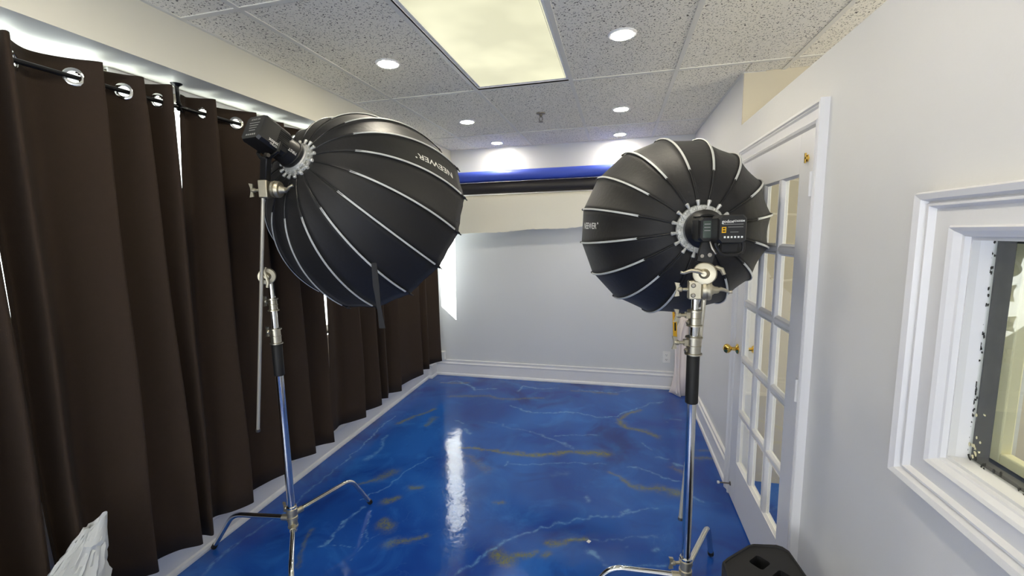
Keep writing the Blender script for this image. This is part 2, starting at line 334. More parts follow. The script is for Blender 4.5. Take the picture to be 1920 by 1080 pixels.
# ------------------------------------------------------------------ floor
def floor():
    xs = np.concatenate([np.arange(WL - .12, WX + .02, .0075), np.array([WX2, 3.6])])
    ys = np.concatenate([np.array([YR - .1, -1.2, 0, .6]), np.arange(.85, YB + .02, .0075), np.array([YB + .1])])
    nx, ny = len(xs), len(ys); Xg, Yg = np.meshgrid(xs, ys)
    rs = np.random.RandomState(3)
    def vnoise(s, seed):
        r = np.random.RandomState(seed).rand(64, 64); gx = (Xg * s + 100) % 62; gy = (Yg * s + 100) % 62
        ix = gx.astype(int); iy = gy.astype(int); fx = gx - ix; fy = gy - iy; fx = fx * fx * (3 - 2 * fx); fy = fy * fy * (3 - 2 * fy)
        return (r[iy, ix] * (1 - fx) + r[iy, ix + 1] * fx) * (1 - fy) + (r[iy + 1, ix] * (1 - fx) + r[iy + 1, ix + 1] * fx) * fy - .5
    wx = Xg + .05 * vnoise(5, 1) + .02 * vnoise(19, 2) + .014 * vnoise(45, 5); wy = Yg + .05 * vnoise(7, 3) + .03 * vnoise(19, 4) + .014 * vnoise(45, 6)
    A = np.array(cam.matrix_world.to_3x3())
    def gp(u, v):
        r = A @ np.array([(u - 960) / 797.66, -(v - 540) / 797.66, -1.0]); return r[0] * -1.655 / r[2], r[1] * -1.655 / r[2]
    a8 = lambda p: gp(640 + p[0] / 2.526, 700 + p[1] / 2.526)
    a5 = lambda p: gp(380 + p[0] / 4.909, 860 + p[1] / 4.909)
    def stroke(field, pts, w0, w1, amp):
        n = len(pts) - 1
        for i in range(n):
            (x0, y0), (x1, y1) = pts[i], pts[i + 1]; dx, dy = x1 - x0, y1 - y0; L2 = dx * dx + dy * dy + 1e-9
            pad = .3; msk = (Xg > min(x0, x1) - pad) & (Xg < max(x0, x1) + pad) & (Yg > min(y0, y1) - pad) & (Yg < max(y0, y1) + pad)
            t = np.clip(((wx[msk] - x0) * dx + (wy[msk] - y0) * dy) / L2, 0, 1)
            d = np.hypot(wx[msk] - x0 - t * dx, wy[msk] - y0 - t * dy); wd = w0 + (w1 - w0) * (i + t) / n
            field[msk] = np.maximum(field[msk], amp * np.exp(-(d / wd) ** 2))
    W = np.zeros_like(Xg); Gd = np.zeros_like(Xg)
    gold = [([(560, 345), (640, 355), (780, 378), (900, 382), (1000, 382), (1090, 375), (1170, 378), (1250, 380)], .012, .035, .9),
            ([(590, 390), (640, 430), (690, 460)], .03, .04, .35),
            ([(1410, 175), (1360, 190), (1305, 218), (1340, 248), (1400, 262), (1450, 275), (1500, 300)], .02, .03, .8),
            ([(1260, 460), (1370, 530), (1430, 545), (1500, 550), (1560, 570), (1600, 575)], .015, .04, .7),
            ([(325, 537), (360, 537)], .03, .03, .8), ([(205, 600), (245, 597)], .025, .03, .8), ([(185, 715), (205, 735)], .03, .03, .8),
            ([(240, 805), (290, 800), (390, 775)], .035, .012, .7), ([(740, 603), (752, 602)], .02, .02, .7),
            ([(745, 860), (790, 890), (800, 875), (860, 862), (910, 845)], .045, .018, .85), ([(955, 868), (985, 858)], .02, .02, .8),
            ([(980, 805), (1030, 812), (1080, 795), (1150, 785)], .02, .018, .85),
            ([(80, 520), (170, 495), (240, 462)], .015, .04, .6), ([(270, 240), (330, 215), (380, 195), (440, 165)], .02, .02, .8),
            ([(400, 250), (440, 215)], .015, .03, .7), ([(520, 110), (640, 105), (800, 120), (950, 115)], .03, .02, .5),
            ([(480, 40), (600, 45)], .02, .02, .6), ([(1100, 85), (1300, 95)], .02, .02, .5), ([(1560, 440), (1620, 470)], .03, .02, .4), ([(1690, 410), (1760, 400)], .02, .02, .6),
            ([(1700, 360), (1740, 362)], .02, .02, .5)]
    white = [([(480, 40), (560, 35), (640, 75), (730, 72)], .012, .02, .8), ([(825, 85), (860, 60), (940, 75), (1020, 72)], .018, .012, .8),
             ([(800, 150), (880, 178), (1000, 185), (1120, 190), (1200, 205), (1300, 200), (1400, 165), (1460, 140), (1530, 135)], .016, .01, .8),
             ([(1020, 293), (1100, 293), (1210, 293)], .008, .012, .8), ([(690, 225), (780, 255), (900, 280), (1000, 310), (1100, 350)], .008, .02, .5),
             ([(1350, 445), (1430, 460), (1520, 490), (1610, 510)], .012, .012, .8), ([(780, 425), (960, 425), (1240, 430)], .008, .008, .7),
             ([(530, 950), (600, 900), (700, 850), (800, 790), (1000, 710), (1140, 678), (1260, 670), (1380, 665), (1500, 645)], .013, .009, .7),
             ([(1185, 855), (1225, 870)], .03, .02, .8), ([(1470, 843), (1490, 843)], .02, .02, .7), ([(1150, 590), (1165, 600)], .02, .02, .7),
             ([(0, 430), (80, 360), (180, 260), (250, 200)], .006, .009, .8), ([(110, 410), (170, 370), (220, 290)], .035, .02, .55),
             ([(80, 610), (200, 540), (300, 460), (420, 400)], .006, .008, .6), ([(0, 740), (60, 670), (110, 630)], .01, .01, .6),
             ([(1240, 895), (1400, 905), (1540, 915)], .01, .012, .6), ([(1080, 790), (1300, 780), (1500, 785)], .008, .008, .4),
             ([(540, 225), (580, 240)], .012, .012, .8), ([(590, 270), (615, 285)], .03, .02, .6), ([(770, 435), (785, 415)], .012, .01, .8),
             ([(955, 425), (968, 425)], .014, .014, .9), ([(1490, 395), (1550, 400)], .018, .01, .7), ([(1420, 330), (1460, 355)], .01, .01, .8),
             ([(1570, 425), (1612, 440)], .02, .02, .8), ([(1560, 215), (1610, 225)], .01, .01, .7), ([(1650, 590), (1700, 610)], .02, .012, .6),
             ([(1070, 345), (1110, 355)], .012, .012, .4), ([(1130, 80), (1270, 90), (1370, 85)], .012, .008, .7),
             ([(1000, 480), (1090, 470)], .03, .03, .2), ([(1340, 660), (1360, 655)], .02, .02, .7), ([(1325, 820), (1332, 820)], .01, .01, .7),
             ([(100, 770), (120, 710), (150, 640)], .004, .004, .6), ([(1550, 230), (1545, 228)], .008, .008, .9)]
    for p, a, b_, k in gold: stroke(Gd, [a8(q) for q in p], a, b_, k)
    for p, a, b_, k in white: stroke(W, [a8(q) for q in p], a * .6, b_ * .6, k * .8)
    for p, a, b_, k in [([(0, 1060), (220, 890), (330, 800), (480, 690), (640, 570), (900, 370), (1240, 80), (1340, 0)], .012, .008, .6), ([(1090, 810), (1180, 760), (1250, 680), (1310, 590), (1430, 480)], .012, .006, .8),
                       ([(1130, 790), (1180, 740)], .025, .02, .6), ([(1180, 790), (1420, 795)], .008, .006, .6), ([(1370, 920), (1500, 800), (1600, 690)], .005, .005, .5),
                       ([(1540, 760), (1490, 640)], .003, .003, .6), ([(250, 860), (330, 800)], .02, .02, .4)]:
        stroke(W, [a5(q) for q in p], a * .5, b_ * .5, k * .8)
    for p in [[(1040, 650), (960, 810), (870, 1000)]]: stroke(Gd, [a5(q) for q in p], .015, .01, .5)
    V = np.zeros((ny, nx, 3)); V[..., 0] = Xg; V[..., 1] = Yg
    idx = np.arange(nx * ny).reshape(ny, nx)
    F = np.stack([idx[:-1, :-1], idx[:-1, 1:], idx[1:, 1:], idx[1:, :-1]], -1).reshape(-1, 4)
    me = bpy.data.meshes.new('floor'); nf = len(F)
    me.vertices.add(nx * ny); me.vertices.foreach_set('co', V.ravel())
    me.loops.add(nf * 4); me.loops.foreach_set('vertex_index', F.ravel())
    me.polygons.add(nf); me.polygons.foreach_set('loop_start', np.arange(nf) * 4); me.polygons.foreach_set('loop_total', np.full(nf, 4))
    me.update(); me.validate()
    for nm, fl in (('white_vein', W), ('gold_vein', Gd)):
        at = me.attributes.new(nm, 'FLOAT', 'POINT'); at.data.foreach_set('value', fl.ravel().astype(np.float32))
    me.materials.append(M['floor'])
    o = bpy.data.objects.new('floor', me); COL.objects.link(o); o['kind'] = 'structure'
floor()

# ------------------------------------------------------------------ ceiling: tiles and grid
CX = [-2.110, -1.500, -.891, -.285, .325, .935, 1.545, 2.155, 2.765, 3.4]
CY = [YR, -.897, .322, 1.541, 2.762, 3.981, YB]
ceil = struct('ceiling', (0, 0, CH))
lights = {(-.891, 1.541), (-.891, -.897)}
tile_cache = {}
for i in range(len(CX) - 1):
    for j in range(len(CY) - 1):
        x0, x1, y0, y1 = CX[i], CX[i + 1], CY[j], CY[j + 1]
        if (x0, y0) in lights: continue
        if i == 0: x0 = SX
        if y0 > 2.7 and x0 > .9: continue
        if y0 > 2.7 and x1 > .9: x1 = WX
        if j == 0: y0 = -2.1
        sx, sy = round(x1 - x0, 3), round(y1 - y0, 3)
        g = 0.012
        if (sx, sy) not in tile_cache:
            cx, cy = (x0 + x1) / 2, (y0 + y1) / 2
            o = G().box(x0 + g - .006, x1 - g + .006, y0 + g - .006, y1 - g + .006, CH + .004, CH + .02).build('ceiling_tile', 'tile', ceil, smooth=False)
            me = o.data
            for v in me.vertices: v.co.x -= cx; v.co.y -= cy
            o.location = (cx, cy, 0); tile_cache[(sx, sy)] = me
        else:
            o = bpy.data.objects.new('ceiling_tile', tile_cache[(sx, sy)]); COL.objects.link(o); o.parent = ceil; o.location = ((x0 + x1) / 2, (y0 + y1) / 2, 0)
for k_ in range(4, len(CX) - 1):
    xa = max(CX[k_], WX) if k_ > 4 else WX
    if CX[k_ + 1] > WX: G().box(xa + .006, CX[k_ + 1] - .006, 2.768, 2.930, CH + .004, CH + .02).build('ceiling_tile', 'tile', ceil, smooth=False)
for x in CX[1:-1]:
    y1 = YB if x < .8 else 2.935
    G().box(x - .012, x + .012, YR, y1, CH, CH + .008).box(x - .001, x + .001, YR, y1, CH + .008, CH + .03).build('grid_bar', 'grid', ceil, smooth=False)
for y in CY[1:-1]:
    x1 = 3.4 if y < 2.9 else WX
    G().box(SX, x1, y - .012, y + .012, CH - .0003, CH + .0077).build('grid_bar', 'grid', ceil, smooth=False)
G().box(SX, SX + .018, YR, YB, CH, CH + .008).box(SX, WX, YB - .016, YB, CH + .0005, CH + .0085).box(WX - .016, WX, 2.94, YB, CH + .001, CH + .009).build('wall_angle', 'grid', ceil, smooth=False)
G().box(WL - .15, 3.6, YR - .1, YB + .1, CH + .16, CH + .2).build('deck', 'grid', ceil, smooth=False)

# ------------------------------------------------------------------ walls
G().box(WL - .12, WX + .12, YB, YB + .12, 0, CH + .18).build('wall_back', 'backwall', smooth=False, kind='structure')
G().box(WL - .12, -1.9, YR - .1, YR, 0, CH + .18).box(.5, 3.6, YR - .1, YR, 0, CH + .18).box(-1.9, .5, YR - .1, YR, 0, CH + .18).build('wall_rear', 'wall', smooth=False, kind='structure')
# left wall with its long window opening
WZ0, WZ1, WY0, WY1 = .93, 2.352, .10, 4.425
G().box(WL - .12, WL, YR, YB, 0, WZ0).box(WL - .12, WL, YR, YB, WZ1, CH + .18).box(WL - .12, WL, YR, WY0, WZ0, WZ1).box(WL - .12, WL, WY1, YB, WZ0, WZ1).build('wall_left', 'wall', smooth=False, kind='structure')
G().box(WL, SX, YR, YB, SZ, CH + .1).build('wall_soffit', 'soffit', smooth=False, kind='structure')
G().box(WL, -2.09, 4.43, YB, 0, SZ).build('wall_pier', 'wall', smooth=False, kind='structure')
# right partition: stops below the ceiling up to the beige return, full height beyond
DY0, DY1, DZ = 1.828, 2.745, 2.03
NY0, NY1, NZ0, NZ1 = .30, 1.10, 1.144, 1.623
g = G()
g.box(WX, WX2, YR, NY0, 0, PT).box(WX, WX2, NY0, NY1, 0, NZ0).box(WX, WX2, NY0, NY1, NZ1, PT).box(WX, WX2, NY1, DY0, 0, PT)
g.box(WX, WX2, DY0, DY1, DZ, PT).box(WX, WX2, DY1, 2.94, 0, PT).box(WX, WX2, 2.94, YB, 0, CH + .03)
g.build('wall_right', 'wall', smooth=False, kind='structure')
G().box(WX + .001, WX2, 2.932, 2.94, PT, CH).box(WX2, 3.6, 2.932, 3.0, 0, CH + .03).build('wall_next_room', 'beige', smooth=False, kind='structure')
G().box(3.5, 3.6, YR, 2.94, 0, CH + .03).build('wall_far_room', 'cream', smooth=False, kind='structure')

# ------------------------------------------------------------------ baseboards (stepped profile)
BP = [(0, 0), (.026, 0), (.028, .012), (.024, .026), (.016, .034), (.016, .135), (.022, .142), (.022, .152), (.012, .160), (.012, .172), (.016, .180), (.016, .188), (0, .192)]
def baseboard(name, path, m='trim'):     # path: wall-face points in plan, board grows to the left of travel
    pts = [Vector((p[0], p[1])) for p in path]; n = len(pts); rings = []
    for i, p in enumerate(pts):
        d0 = (pts[i] - pts[i - 1]).normalized() if i else None
        d1 = (pts[i + 1] - pts[i]).normalized() if i < n - 1 else None
        n0 = Vector((-d0.y, d0.x)) if d0 else None; n1 = Vector((-d1.y, d1.x)) if d1 else None
        if n0 is None: mv = n1
        elif n1 is None: mv = n0
        else: mv = (n0 + n1) / (1 + n0.dot(n1))
        rings.append([(p.x + mv.x * a, p.y + mv.y * a, z) for a, z in BP])
    k = len(BP); vs = [v for r in rings for v in r]
    fs = [(i * k + a, i * k + (a + 1) % k, (i + 1) * k + (a + 1) % k, (i + 1) * k + a) for i in range(n - 1) for a in range(k)]
    fs += [tuple(range(k)), tuple((n - 1) * k + a for a in range(k - 1, -1, -1))]
    G().add(vs, fs).build(name, m, ang=25, kind='structure')
baseboard('baseboard_left', [(-2.09, YB), (-2.09, 4.43), (WL, 4.43), (WL, YR)])
baseboard('baseboard_back', [(WX, YB), (-2.09, YB)])
baseboard('baseboard_right', [(WX, 2.84), (WX, YB)])
baseboard('baseboard_right_near', [(WX, YR), (WX, 1.785)])

# ------------------------------------------------------------------ frames swept with mitred corners in a wall plane x = const
def frame_sweep(rect, prof, xw, closed=True):
    y0, y1, z0, z1 = rect; vs = []; k = len(prof)
    for (sy, sz, cy, cz) in ((1, 1, y0, z0), (-1, 1, y1, z0), (-1, -1, y1, z1), (1, -1, y0, z1)):
        for d, p in prof: vs.append((xw - p, cy + sy * d, cz + sz * d * .8))
    return G().add(vs, [(c * k + a, c * k + (a + 1) % k, ((c + 1) % 4) * k + (a + 1) % k, ((c + 1) % 4) * k + a) for c in range(4) for a in range(k)])
# near interior window, window_2
w2 = struct('window_2', (WX, .7, NZ0))
PF = [(0, 0), (0, .030), (.006, .040), (.022, .036), (.030, .022), (.036, .030), (.042, .030), (.050, .018), (.060, .020), (.098, .020), (.103, .026), (.112, .022), (.122, .012), (.127, .010), (.136, -.034), (.136, -.041), (.128, -.041), (.128, 0)]
frame_sweep((NY0 - .132, NY1 + .132, NZ0 - .110, NZ1 + .110), PF, WX).build('frame', 'trim', w2, ang=20)
G().box(WX + .034, WX + .037, NY0 - .003, NY1 + .003, NZ0 - .003, NZ1 + .003).build('pane', 'mirror_glass', w2, smooth=False)
G().box(WX + .040, WX + .070, NY1 - .008, NY1 - .0003, NZ0, NZ1).box(WX + .040, WX + .070, NY0 + .0003, NY1 - .008, NZ0 + .0003, NZ0 + .008).box(WX + .040, WX + .070, NY0, NY1 - .008, NZ1 - .006, NZ1 - .0003).build('shade_strip', 'shade_grime', w2, smooth=False)  # dark strips painting in the shade of the cavity behind the glass
for a in (WX + .070,):
    G().box(a, a + .022, NY1 - .03, NY1 - .0004, NZ0, NZ1).box(a, a + .022, NY0, NY1 - .03, NZ0, NZ0 + .03).box(a, a + .022, NY0, NY1 - .03, NZ1 - .03, NZ1).build('inner_frame', 'cream', w2, smooth=False, bevel=.003)
g = G()      # flaked paint and dirt at the glass edge
for k in range(110):
    if k % 3: y, z = NY1 + .002 - abs(random.gauss(0, .006)), random.uniform(NZ0, NZ1)
    else: y, z = random.uniform(.7, NY1), NZ0 + abs(random.gauss(0, .008))
    q = [(WX + .0335, y + random.uniform(.0006, .0035) * math.cos(t), z + random.uniform(.001, .006) * math.sin(t)) for t in (.3, 1.3, 2.4, 3.6, 4.6, 5.6)]
    g.prism(q, (-.0006, 0, 0))
g.build('paint_flakes', 'shade_grime', w2, smooth=False, kind='stuff')
g = G()
for k in range(12):
    y, z = NY1 - random.uniform(.006, .04), NZ0 + random.uniform(.006, .04) * (1 if k < 8 else 3)
    q = [(WX + .0335, y + random.uniform(.001, .004) * math.cos(t), z + random.uniform(.001, .006) * math.sin(t)) for t in (.3, 1.3, 2.4, 3.6, 4.6, 5.6)]
    g.prism(q, (-.0008, 0, 0))
g.build('white_flakes', 'cream', w2, smooth=False, kind='stuff')

# door casing, trim_1
CP = [(0, 0), (0, .030), (.012, .033), (.018, .026), (.022, .030), (.030, .024), (.062, .020), (.068, .028), (.078, .024), (.084, .010), (.084, 0)]
def casing():
    g = G(); k = len(CP); vs = []
    sc_n = .46                         # the near leg is narrow, the head and far legs are full width
    for (y, z, sy, sz, fy, fz) in ((1.79, 0, 1, 0, sc_n, 0), (1.79, 2.112, 1, -1, sc_n, 1), (2.835, 2.112, -1, -1, 1, 1), (2.835, 0, -1, 0, 1, 0)):
        for d, p in CP: vs.append((WX - p, y + sy * d * fy, z + sz * d * fz))
    fs = [(c * k + a, c * k + (a + 1) % k, (c + 1) * k + (a + 1) % k, (c + 1) * k + a) for c in range(3) for a in range(k)]
    fs += [tuple(range(k)), tuple(3 * k + a for a in range(k - 1, -1, -1))]
    g.add(vs, fs).build('trim_1', 'trim', ang=20, kind='structure')
casing()
# French door, door_1
d1 = struct('door_1', (WX, DY0, 0)); DX0, DX1 = .700, .738
ya, yb = DY0 + .004, DY1 - .004
PYS = [(1.958, 2.142), (2.182, 2.370), (2.410, 2.612)]
PZS = [(.285 + .3235 * k, .285 + .3235 * k + .2885) for k in range(5)]
G().box(DX0, DX1, ya, PYS[0][0], .012, 2.022).build('stile', 'trim', d1, smooth=False, bevel=.002)
G().box(DX0, DX1, PYS[2][1], yb, .012, 2.022).build('stile', 'trim', d1, smooth=False, bevel=.002)
G().box(DX0 + .0003, DX1, PYS[0][0], PYS[2][1], .012, PZS[0][0]).build('rail', 'trim', d1, smooth=False, bevel=.001)
G().box(DX0 + .0003, DX1, PYS[0][0], PYS[2][1], PZS[4][1], 2.022).build('rail', 'trim', d1, smooth=False, bevel=.001)
for k in range(4):
    g = G(); z0, z1 = PZS[k][1], PZS[k + 1][0]; y0, y1 = PYS[0][0], PYS[2][1]; h = (z1 - z0) / 2; zc = (z0 + z1) / 2
    g.prism([(DX0 + .010, y0, zc - h), (DX0 + .003, y0, zc - h * .45), (DX0 + .003, y0, zc + h * .45), (DX0 + .010, y0, zc + h), (DX1 - .010, y0, zc + h), (DX1 - .003, y0, zc + h * .4), (DX1 - .003, y0, zc - h * .4), (DX1 - .010, y0, zc - h)], (0, y1 - y0, 0))
    g.build('muntin', 'trim', d1, smooth=False)
for k in range(2):
    g = G(); y0, y1 = PYS[k][1], PYS[k + 1][0]; h = (y1 - y0) / 2; yc = (y0 + y1) / 2; z0, z1 = PZS[0][0], PZS[4][1]
    g.prism([(DX0 + .010, yc - h, z0), (DX0 + .0025, yc - h * .45, z0), (DX0 + .0025, yc + h * .45, z0), (DX0 + .010, yc + h, z0), (DX1 - .010, yc + h, z0), (DX1 - .0025, yc + h * .4, z0), (DX1 - .0025, yc - h * .4, z0), (DX1 - .010, yc - h, z0)], (0, 0, z1 - z0))
    g.build('muntin', 'trim', d1, smooth=False)
for (y0, y1) in PYS:
    for (z0, z1) in PZS:
        G().box(DX0 + .016, DX0 + .019, y0 - .004, y1 + .004, z0 - .004, z1 + .004).build('pane', 'doorglass', d1, smooth=False)
        b = .009      # glazing bead round each pane
        vs = []
        for (cy, cz, sy, sz) in ((y0, z0, 1, 1), (y1, z0, -1, 1), (y1, z1, -1, -1), (y0, z1, 1, -1)):
            for d, p in ((-.001, .003), (0, .003), (b, .014), (b, .0158), (-.001, .0158)): vs.append((DX0 + p, cy + sy * d, cz + sz * d))
        G().add(vs, [(c * 5 + a, c * 5 + (a + 1) % 5, ((c + 1) % 4) * 5 + (a + 1) % 5, ((c + 1) % 4) * 5 + a) for c in range(4) for a in range(5)]).build('glazing_bead', 'trim', d1, smooth=False)
kn = G().lathe((DX0, 2.690, .955), (-1, 0, 0), [(0, .030), (.004, .030), (.010, .022), (.014, .011), (.034, .010), (.040, .018), (.050, .026), (.062, .028), (.072, .022), (.078, .010), (.079, .002)], 20).build('door_knob', 'brass', d1, label='polished brass round knob')
G().lathe((DX1, 2.690, .955), (1, 0, 0), [(0, .030), (.004, .030), (.010, .022), (.014, .011), (.034, .010), (.040, .018), (.050, .026), (.062, .028), (.072, .022), (.078, .010)], 20).build('door_knob', 'brass', d1, label='polished brass round knob')
for z in (1.817, 1.02, .235):
    G().cyl((DX0 - .006, DY0 + .004, z - .045), (DX0 - .006, DY0 + .004, z + .045), .006, n=10).box(DX0 - .0015, DX0 + .002, DY0 + .006, DY0 + .03, z - .045, z + .045).build('hinge', 'trim' if z > .5 else 'steel', d1)
g = G()
for k, z in enumerate((1.845, 1.822, 1.80, 1.78)): g.box(DX0 - .0012, DX0, DY0 + .018 - .002 * (k % 2), DY0 + .026, z - .0045, z + .0045)
g.build('screw_head', 'steel', d1, smooth=False)
G().box(DX0 - .004, DX0, 1.878, 1.890, 1.905, 1.930).cyl((DX0 - .009, 1.884, 1.90), (DX0 - .009, 1.884, 1.937), .004, n=8).box(DX0 - .012, DX0, 1.872, 1.880, 1.912, 1.922).build('hook', 'brass', d1, label='small brass hook')
G().box(DX0 - .003, DX0, 2.63, 2.64, 1.90, 1.925).cyl((DX0 - .007, 2.635, 1.89), (DX0 - .007, 2.635, 1.945), .003, n=8).build('hook', 'brass', d1, label='small brass hook')
ds = G().lathe((DX0, 2.705, .095), (-1, 0, 0), [(0, .013), (.004, .013), (.008, .005), (.062, .0045)], 12).build('door_stop', 'steel', d1)
G().lathe((DX0 - .062, 2.705, .095), (-1, 0, 0), [(0, .005), (.002, .009), (.012, .009), (.014, .006)], 12).build('tip', 'outlet', ds, label='white rubber tip')

# left window, window_1: frame, mullions, panes, sill
w1 = struct('window_1', (WL, WY0, WZ0))
xf0, xf1 = WL - .10, WL - .05
g = G().box(xf0, xf1, WY0, WY1, WZ0, WZ0 + .05).box(xf0, xf1, WY0, WY1, WZ1 - .012, WZ1).box(xf0, xf1, WY0, WY0 + .05, WZ0 + .05, WZ1 - .012).box(xf0, xf1, WY1 - .015, WY1, WZ0 + .05, WZ1 - .012)
g.build('frame', 'trim', w1, smooth=False)
mys = [.75, 1.9, 3.1]
for y in mys: G().box(xf0, xf1, y - .025, y + .025, WZ0 + .05, WZ1 - .012).build('mullion', 'trim', w1, smooth=False)
ed = [WY0 + .05] + mys + [WY1 - .015]
for a, b_ in zip(ed[:-1], ed[1:]): G().box(xf0 + .02, xf0 + .024, a, b_, WZ0 + .05, WZ1 - .012).build('pane', 'glass', w1, smooth=False)
G().box(WL - .05, WL + .03, WY0 - .03, WY1, WZ0 - .03, WZ0).build('window_sill', 'trim', w1, smooth=False, bevel=.005)

# ------------------------------------------------------------------ ceiling lights
def troffer(x0, x1, y0, y1, label):
    t = thing('ceiling_light', ((x0 + x1) / 2, (y0 + y1) / 2, CH), label, 'ceiling light')
    vs = []; pr = [(.012, .0), (.012, .012), (.030, .016), (.034, .010), (.034, .0215), (.008, .0215), (.008, .001)]
    for (cx, cy, sx, sy) in ((x0, y0, 1, 1), (x1, y0, -1, 1), (x1, y1, -1, -1), (x0, y1, 1, -1)):
        for d, p in pr: vs.append((cx + sx * d, cy + sy * d, CH + p))
    k = len(pr)
    G().add(vs, [(c * k + a, c * k + (a + 1) % k, ((c + 1) % 4) * k + (a + 1) % k, ((c + 1) % 4) * k + a) for c in range(4) for a in range(k)]).build('frame', 'trim', t, smooth=False)
    G().box(x0 + .030, x1 - .030, y0 + .030, y1 - .030, CH + .012, CH + .018).build('diffuser', 'panel_on', t, smooth=False)
troffer(-.891, -.285, 1.541, 2.762, 'large rectangular fluorescent panel light glowing cream in the ceiling')
troffer(-.891, -.285, -.897, .322, 'fluorescent panel light in the ceiling behind the photographer')
def downlight():
    t = thing('downlight', (0, 0, CH), '', 'ceiling light')
    G().lathe((0, 0, CH + .006), (0, 0, -1), [(0, .066), (.006, .066), (.009, .062), (.009, .052), (.004, .050)], 32, caps=False).build('trim_ring', 'trim', t)
    G().lathe((0, 0, CH - .0005), (0, 0, -1), [(0, .051), (.003, .051), (.0045, .045)], 32).build('lens', 'light_on', t)
    return t
dl0 = downlight(); dl0.location = (0, 0, 0)
first = True
DLS = [((-1.214, 2.208), 'bright round recessed light left of the cream panel light, nearest on the left side'),
       ((.013, 2.211), 'bright round recessed light right of the cream panel light, largest of all'),
       ((-1.214, 3.470), 'round recessed light in the middle of the left row of three'),
       ((.018, 3.482), 'round recessed light in the middle of the right row of three'),
       ((-1.205, 4.338), 'round recessed light of the left row nearest the back wall'),
       ((.014, 4.350), 'round recessed light of the right row nearest the back wall'),
       ((-1.214, .95), 'recessed light above the camera, left side'), ((.013, .95), 'recessed light above the camera, right side')]
for (x, y), lb in DLS:
    if first:
        dl0.location = (x, y, CH); ORG[dl0.name] = (0, 0, CH); dl0['label'] = lb; dl0['group'] = 'recessed ceiling lights'; first = False
    else:
        r = dl0.copy(); COL.objects.link(r); r.location = (x, y, CH); r['label'] = lb
        for ch in dl0.children:
            c = ch.copy(); COL.objects.link(c); c.parent = r
dn = bpy.data.lights.new('next_room_lamp', 'POINT'); dn.energy = 18; dn.color = (1, .93, .76); dn.shadow_soft_size = .12
do = bpy.data.objects.new('next_room_lamp', dn); COL.objects.link(do); do.location = (2.1, 1.2, 2.35)
# sprinkler head
sp = thing('sprinkler_head', (-.587, 3.41, CH), 'small chrome fire sprinkler head hanging from the ceiling between the two rows of lights', 'sprinkler')
G().lathe((-.587, 3.41, CH + .003), (0, 0, -1), [(0, .036), (.006, .034), (.008, .020), (.009, .012)], 20).build('escutcheon', 'steel', sp)
G().lathe((-.587, 3.41, CH - .004), (0, 0, -1), [(0, .012), (.016, .012), (.018, .008), (.024, .008)], 12).build('body', 'steel', sp)
g = G()
for s in (-1, 1): g.tube(bez((-.587 + s * .008, 3.41, CH - .026), (-.587 + s * .022, 3.41, CH - .045), (-.587, 3.41, CH - .062)), .0032, 6)
g.build('frame_arm', 'steel', sp)
G().lathe((-.587, 3.41, CH - .060), (0, 0, -1), [(0, .005), (.002, .019), (.004, .019)], 16).build('deflector', 'steel', sp)

# ------------------------------------------------------------------ backdrop paper rolls on the back wall
def roll(name, y, z, r, m, x0, x1, label):
    t = thing(name, (x0, y, z), label, 'backdrop roll')
    G().lathe((x0, y, z), (1, 0, 0), [(0, r * .55), (0, r), (x1 - x0, r), (x1 - x0, r * .55)], 40).build('paper', m, t)
    for s, x in ((-1, x0), (1, x1)):
        G().lathe((x, y, z), (s, 0, 0), [(0, r * .5), (.015, r * .5), (.018, r * .3), (.035, r * .3)], 16).build('core', 'cassette', t)
    for s, x in ((-1, x0 - .02), (1, x1 + .02)):
        G().box(x - .003, x + .003, y - .012, YB + .001, z - .012, z + .004).box(x - .012, x + .012, YB - .004, YB + .0005, z - .03, z + .03).tube([(x, y - .02, z + .012), (x, y - .018, z - .008), (x, y + .01, z - .014)], .004, 6).build('hook', 'steel', t)
    return t
RX0, RX1 = -1.755, .60
roll('blue_backdrop_roll', 4.40, 2.255, .056, 'bluepaper', RX0, RX1, 'royal blue seamless paper roll, topmost of the rolls on the back wall')
roll('black_backdrop_roll', 4.42, 2.137, .060, 'blackpaper', RX0, RX1, 'black seamless paper roll between the blue roll and the white roll')
wr = roll('white_backdrop_roll', 4.44, 2.015, .052, 'whitepaper', RX0, RX1, 'white seamless paper roll below the black one with a short ragged sheet hanging')
def hanging():
    n = 60; vs = []; fs = []; rows = [(4.44 - .0525, 2.015), (4.44 - .054, 1.98), (4.44 - .050, 1.93), (4.44 - .045, 1.86), (4.44 - .040, 1.78)]
    rr = np.random.RandomState(8); zb = []
    for i in range(n + 1):
        t = i / n; x = RX0 + .01 + t * (RX1 - RX0 - .5)
        z = 1.655 + .075 * t + .006 * math.sin(t * 17) + rr.uniform(-.004, .004)
        if t > .93: z -= .025
        zb.append((x, z))
    for off in (0, .0012):
        for i, (x, z) in enumerate(zb):
            for (y, zz) in rows + [(4.44 - .038 + .006 * math.sin(i * .35), z)]: vs.append((x, y + off, zz))
    k = len(rows) + 1; N = (n + 1) * k
    for i in range(n):
        for a in range(k - 1):
            q = (i * k + a, (i + 1) * k + a, (i + 1) * k + a + 1, i * k + a + 1); fs.append(q); fs.append(tuple(N + v for v in reversed(q)))
    for i in range(n): fs.append((i * k + k - 1, (i + 1) * k + k - 1, N + (i + 1) * k + k - 1, N + i * k + k - 1))
    G().add(vs, fs).build('hanging_sheet', 'whitepaper', wr, ang=60)
hanging()

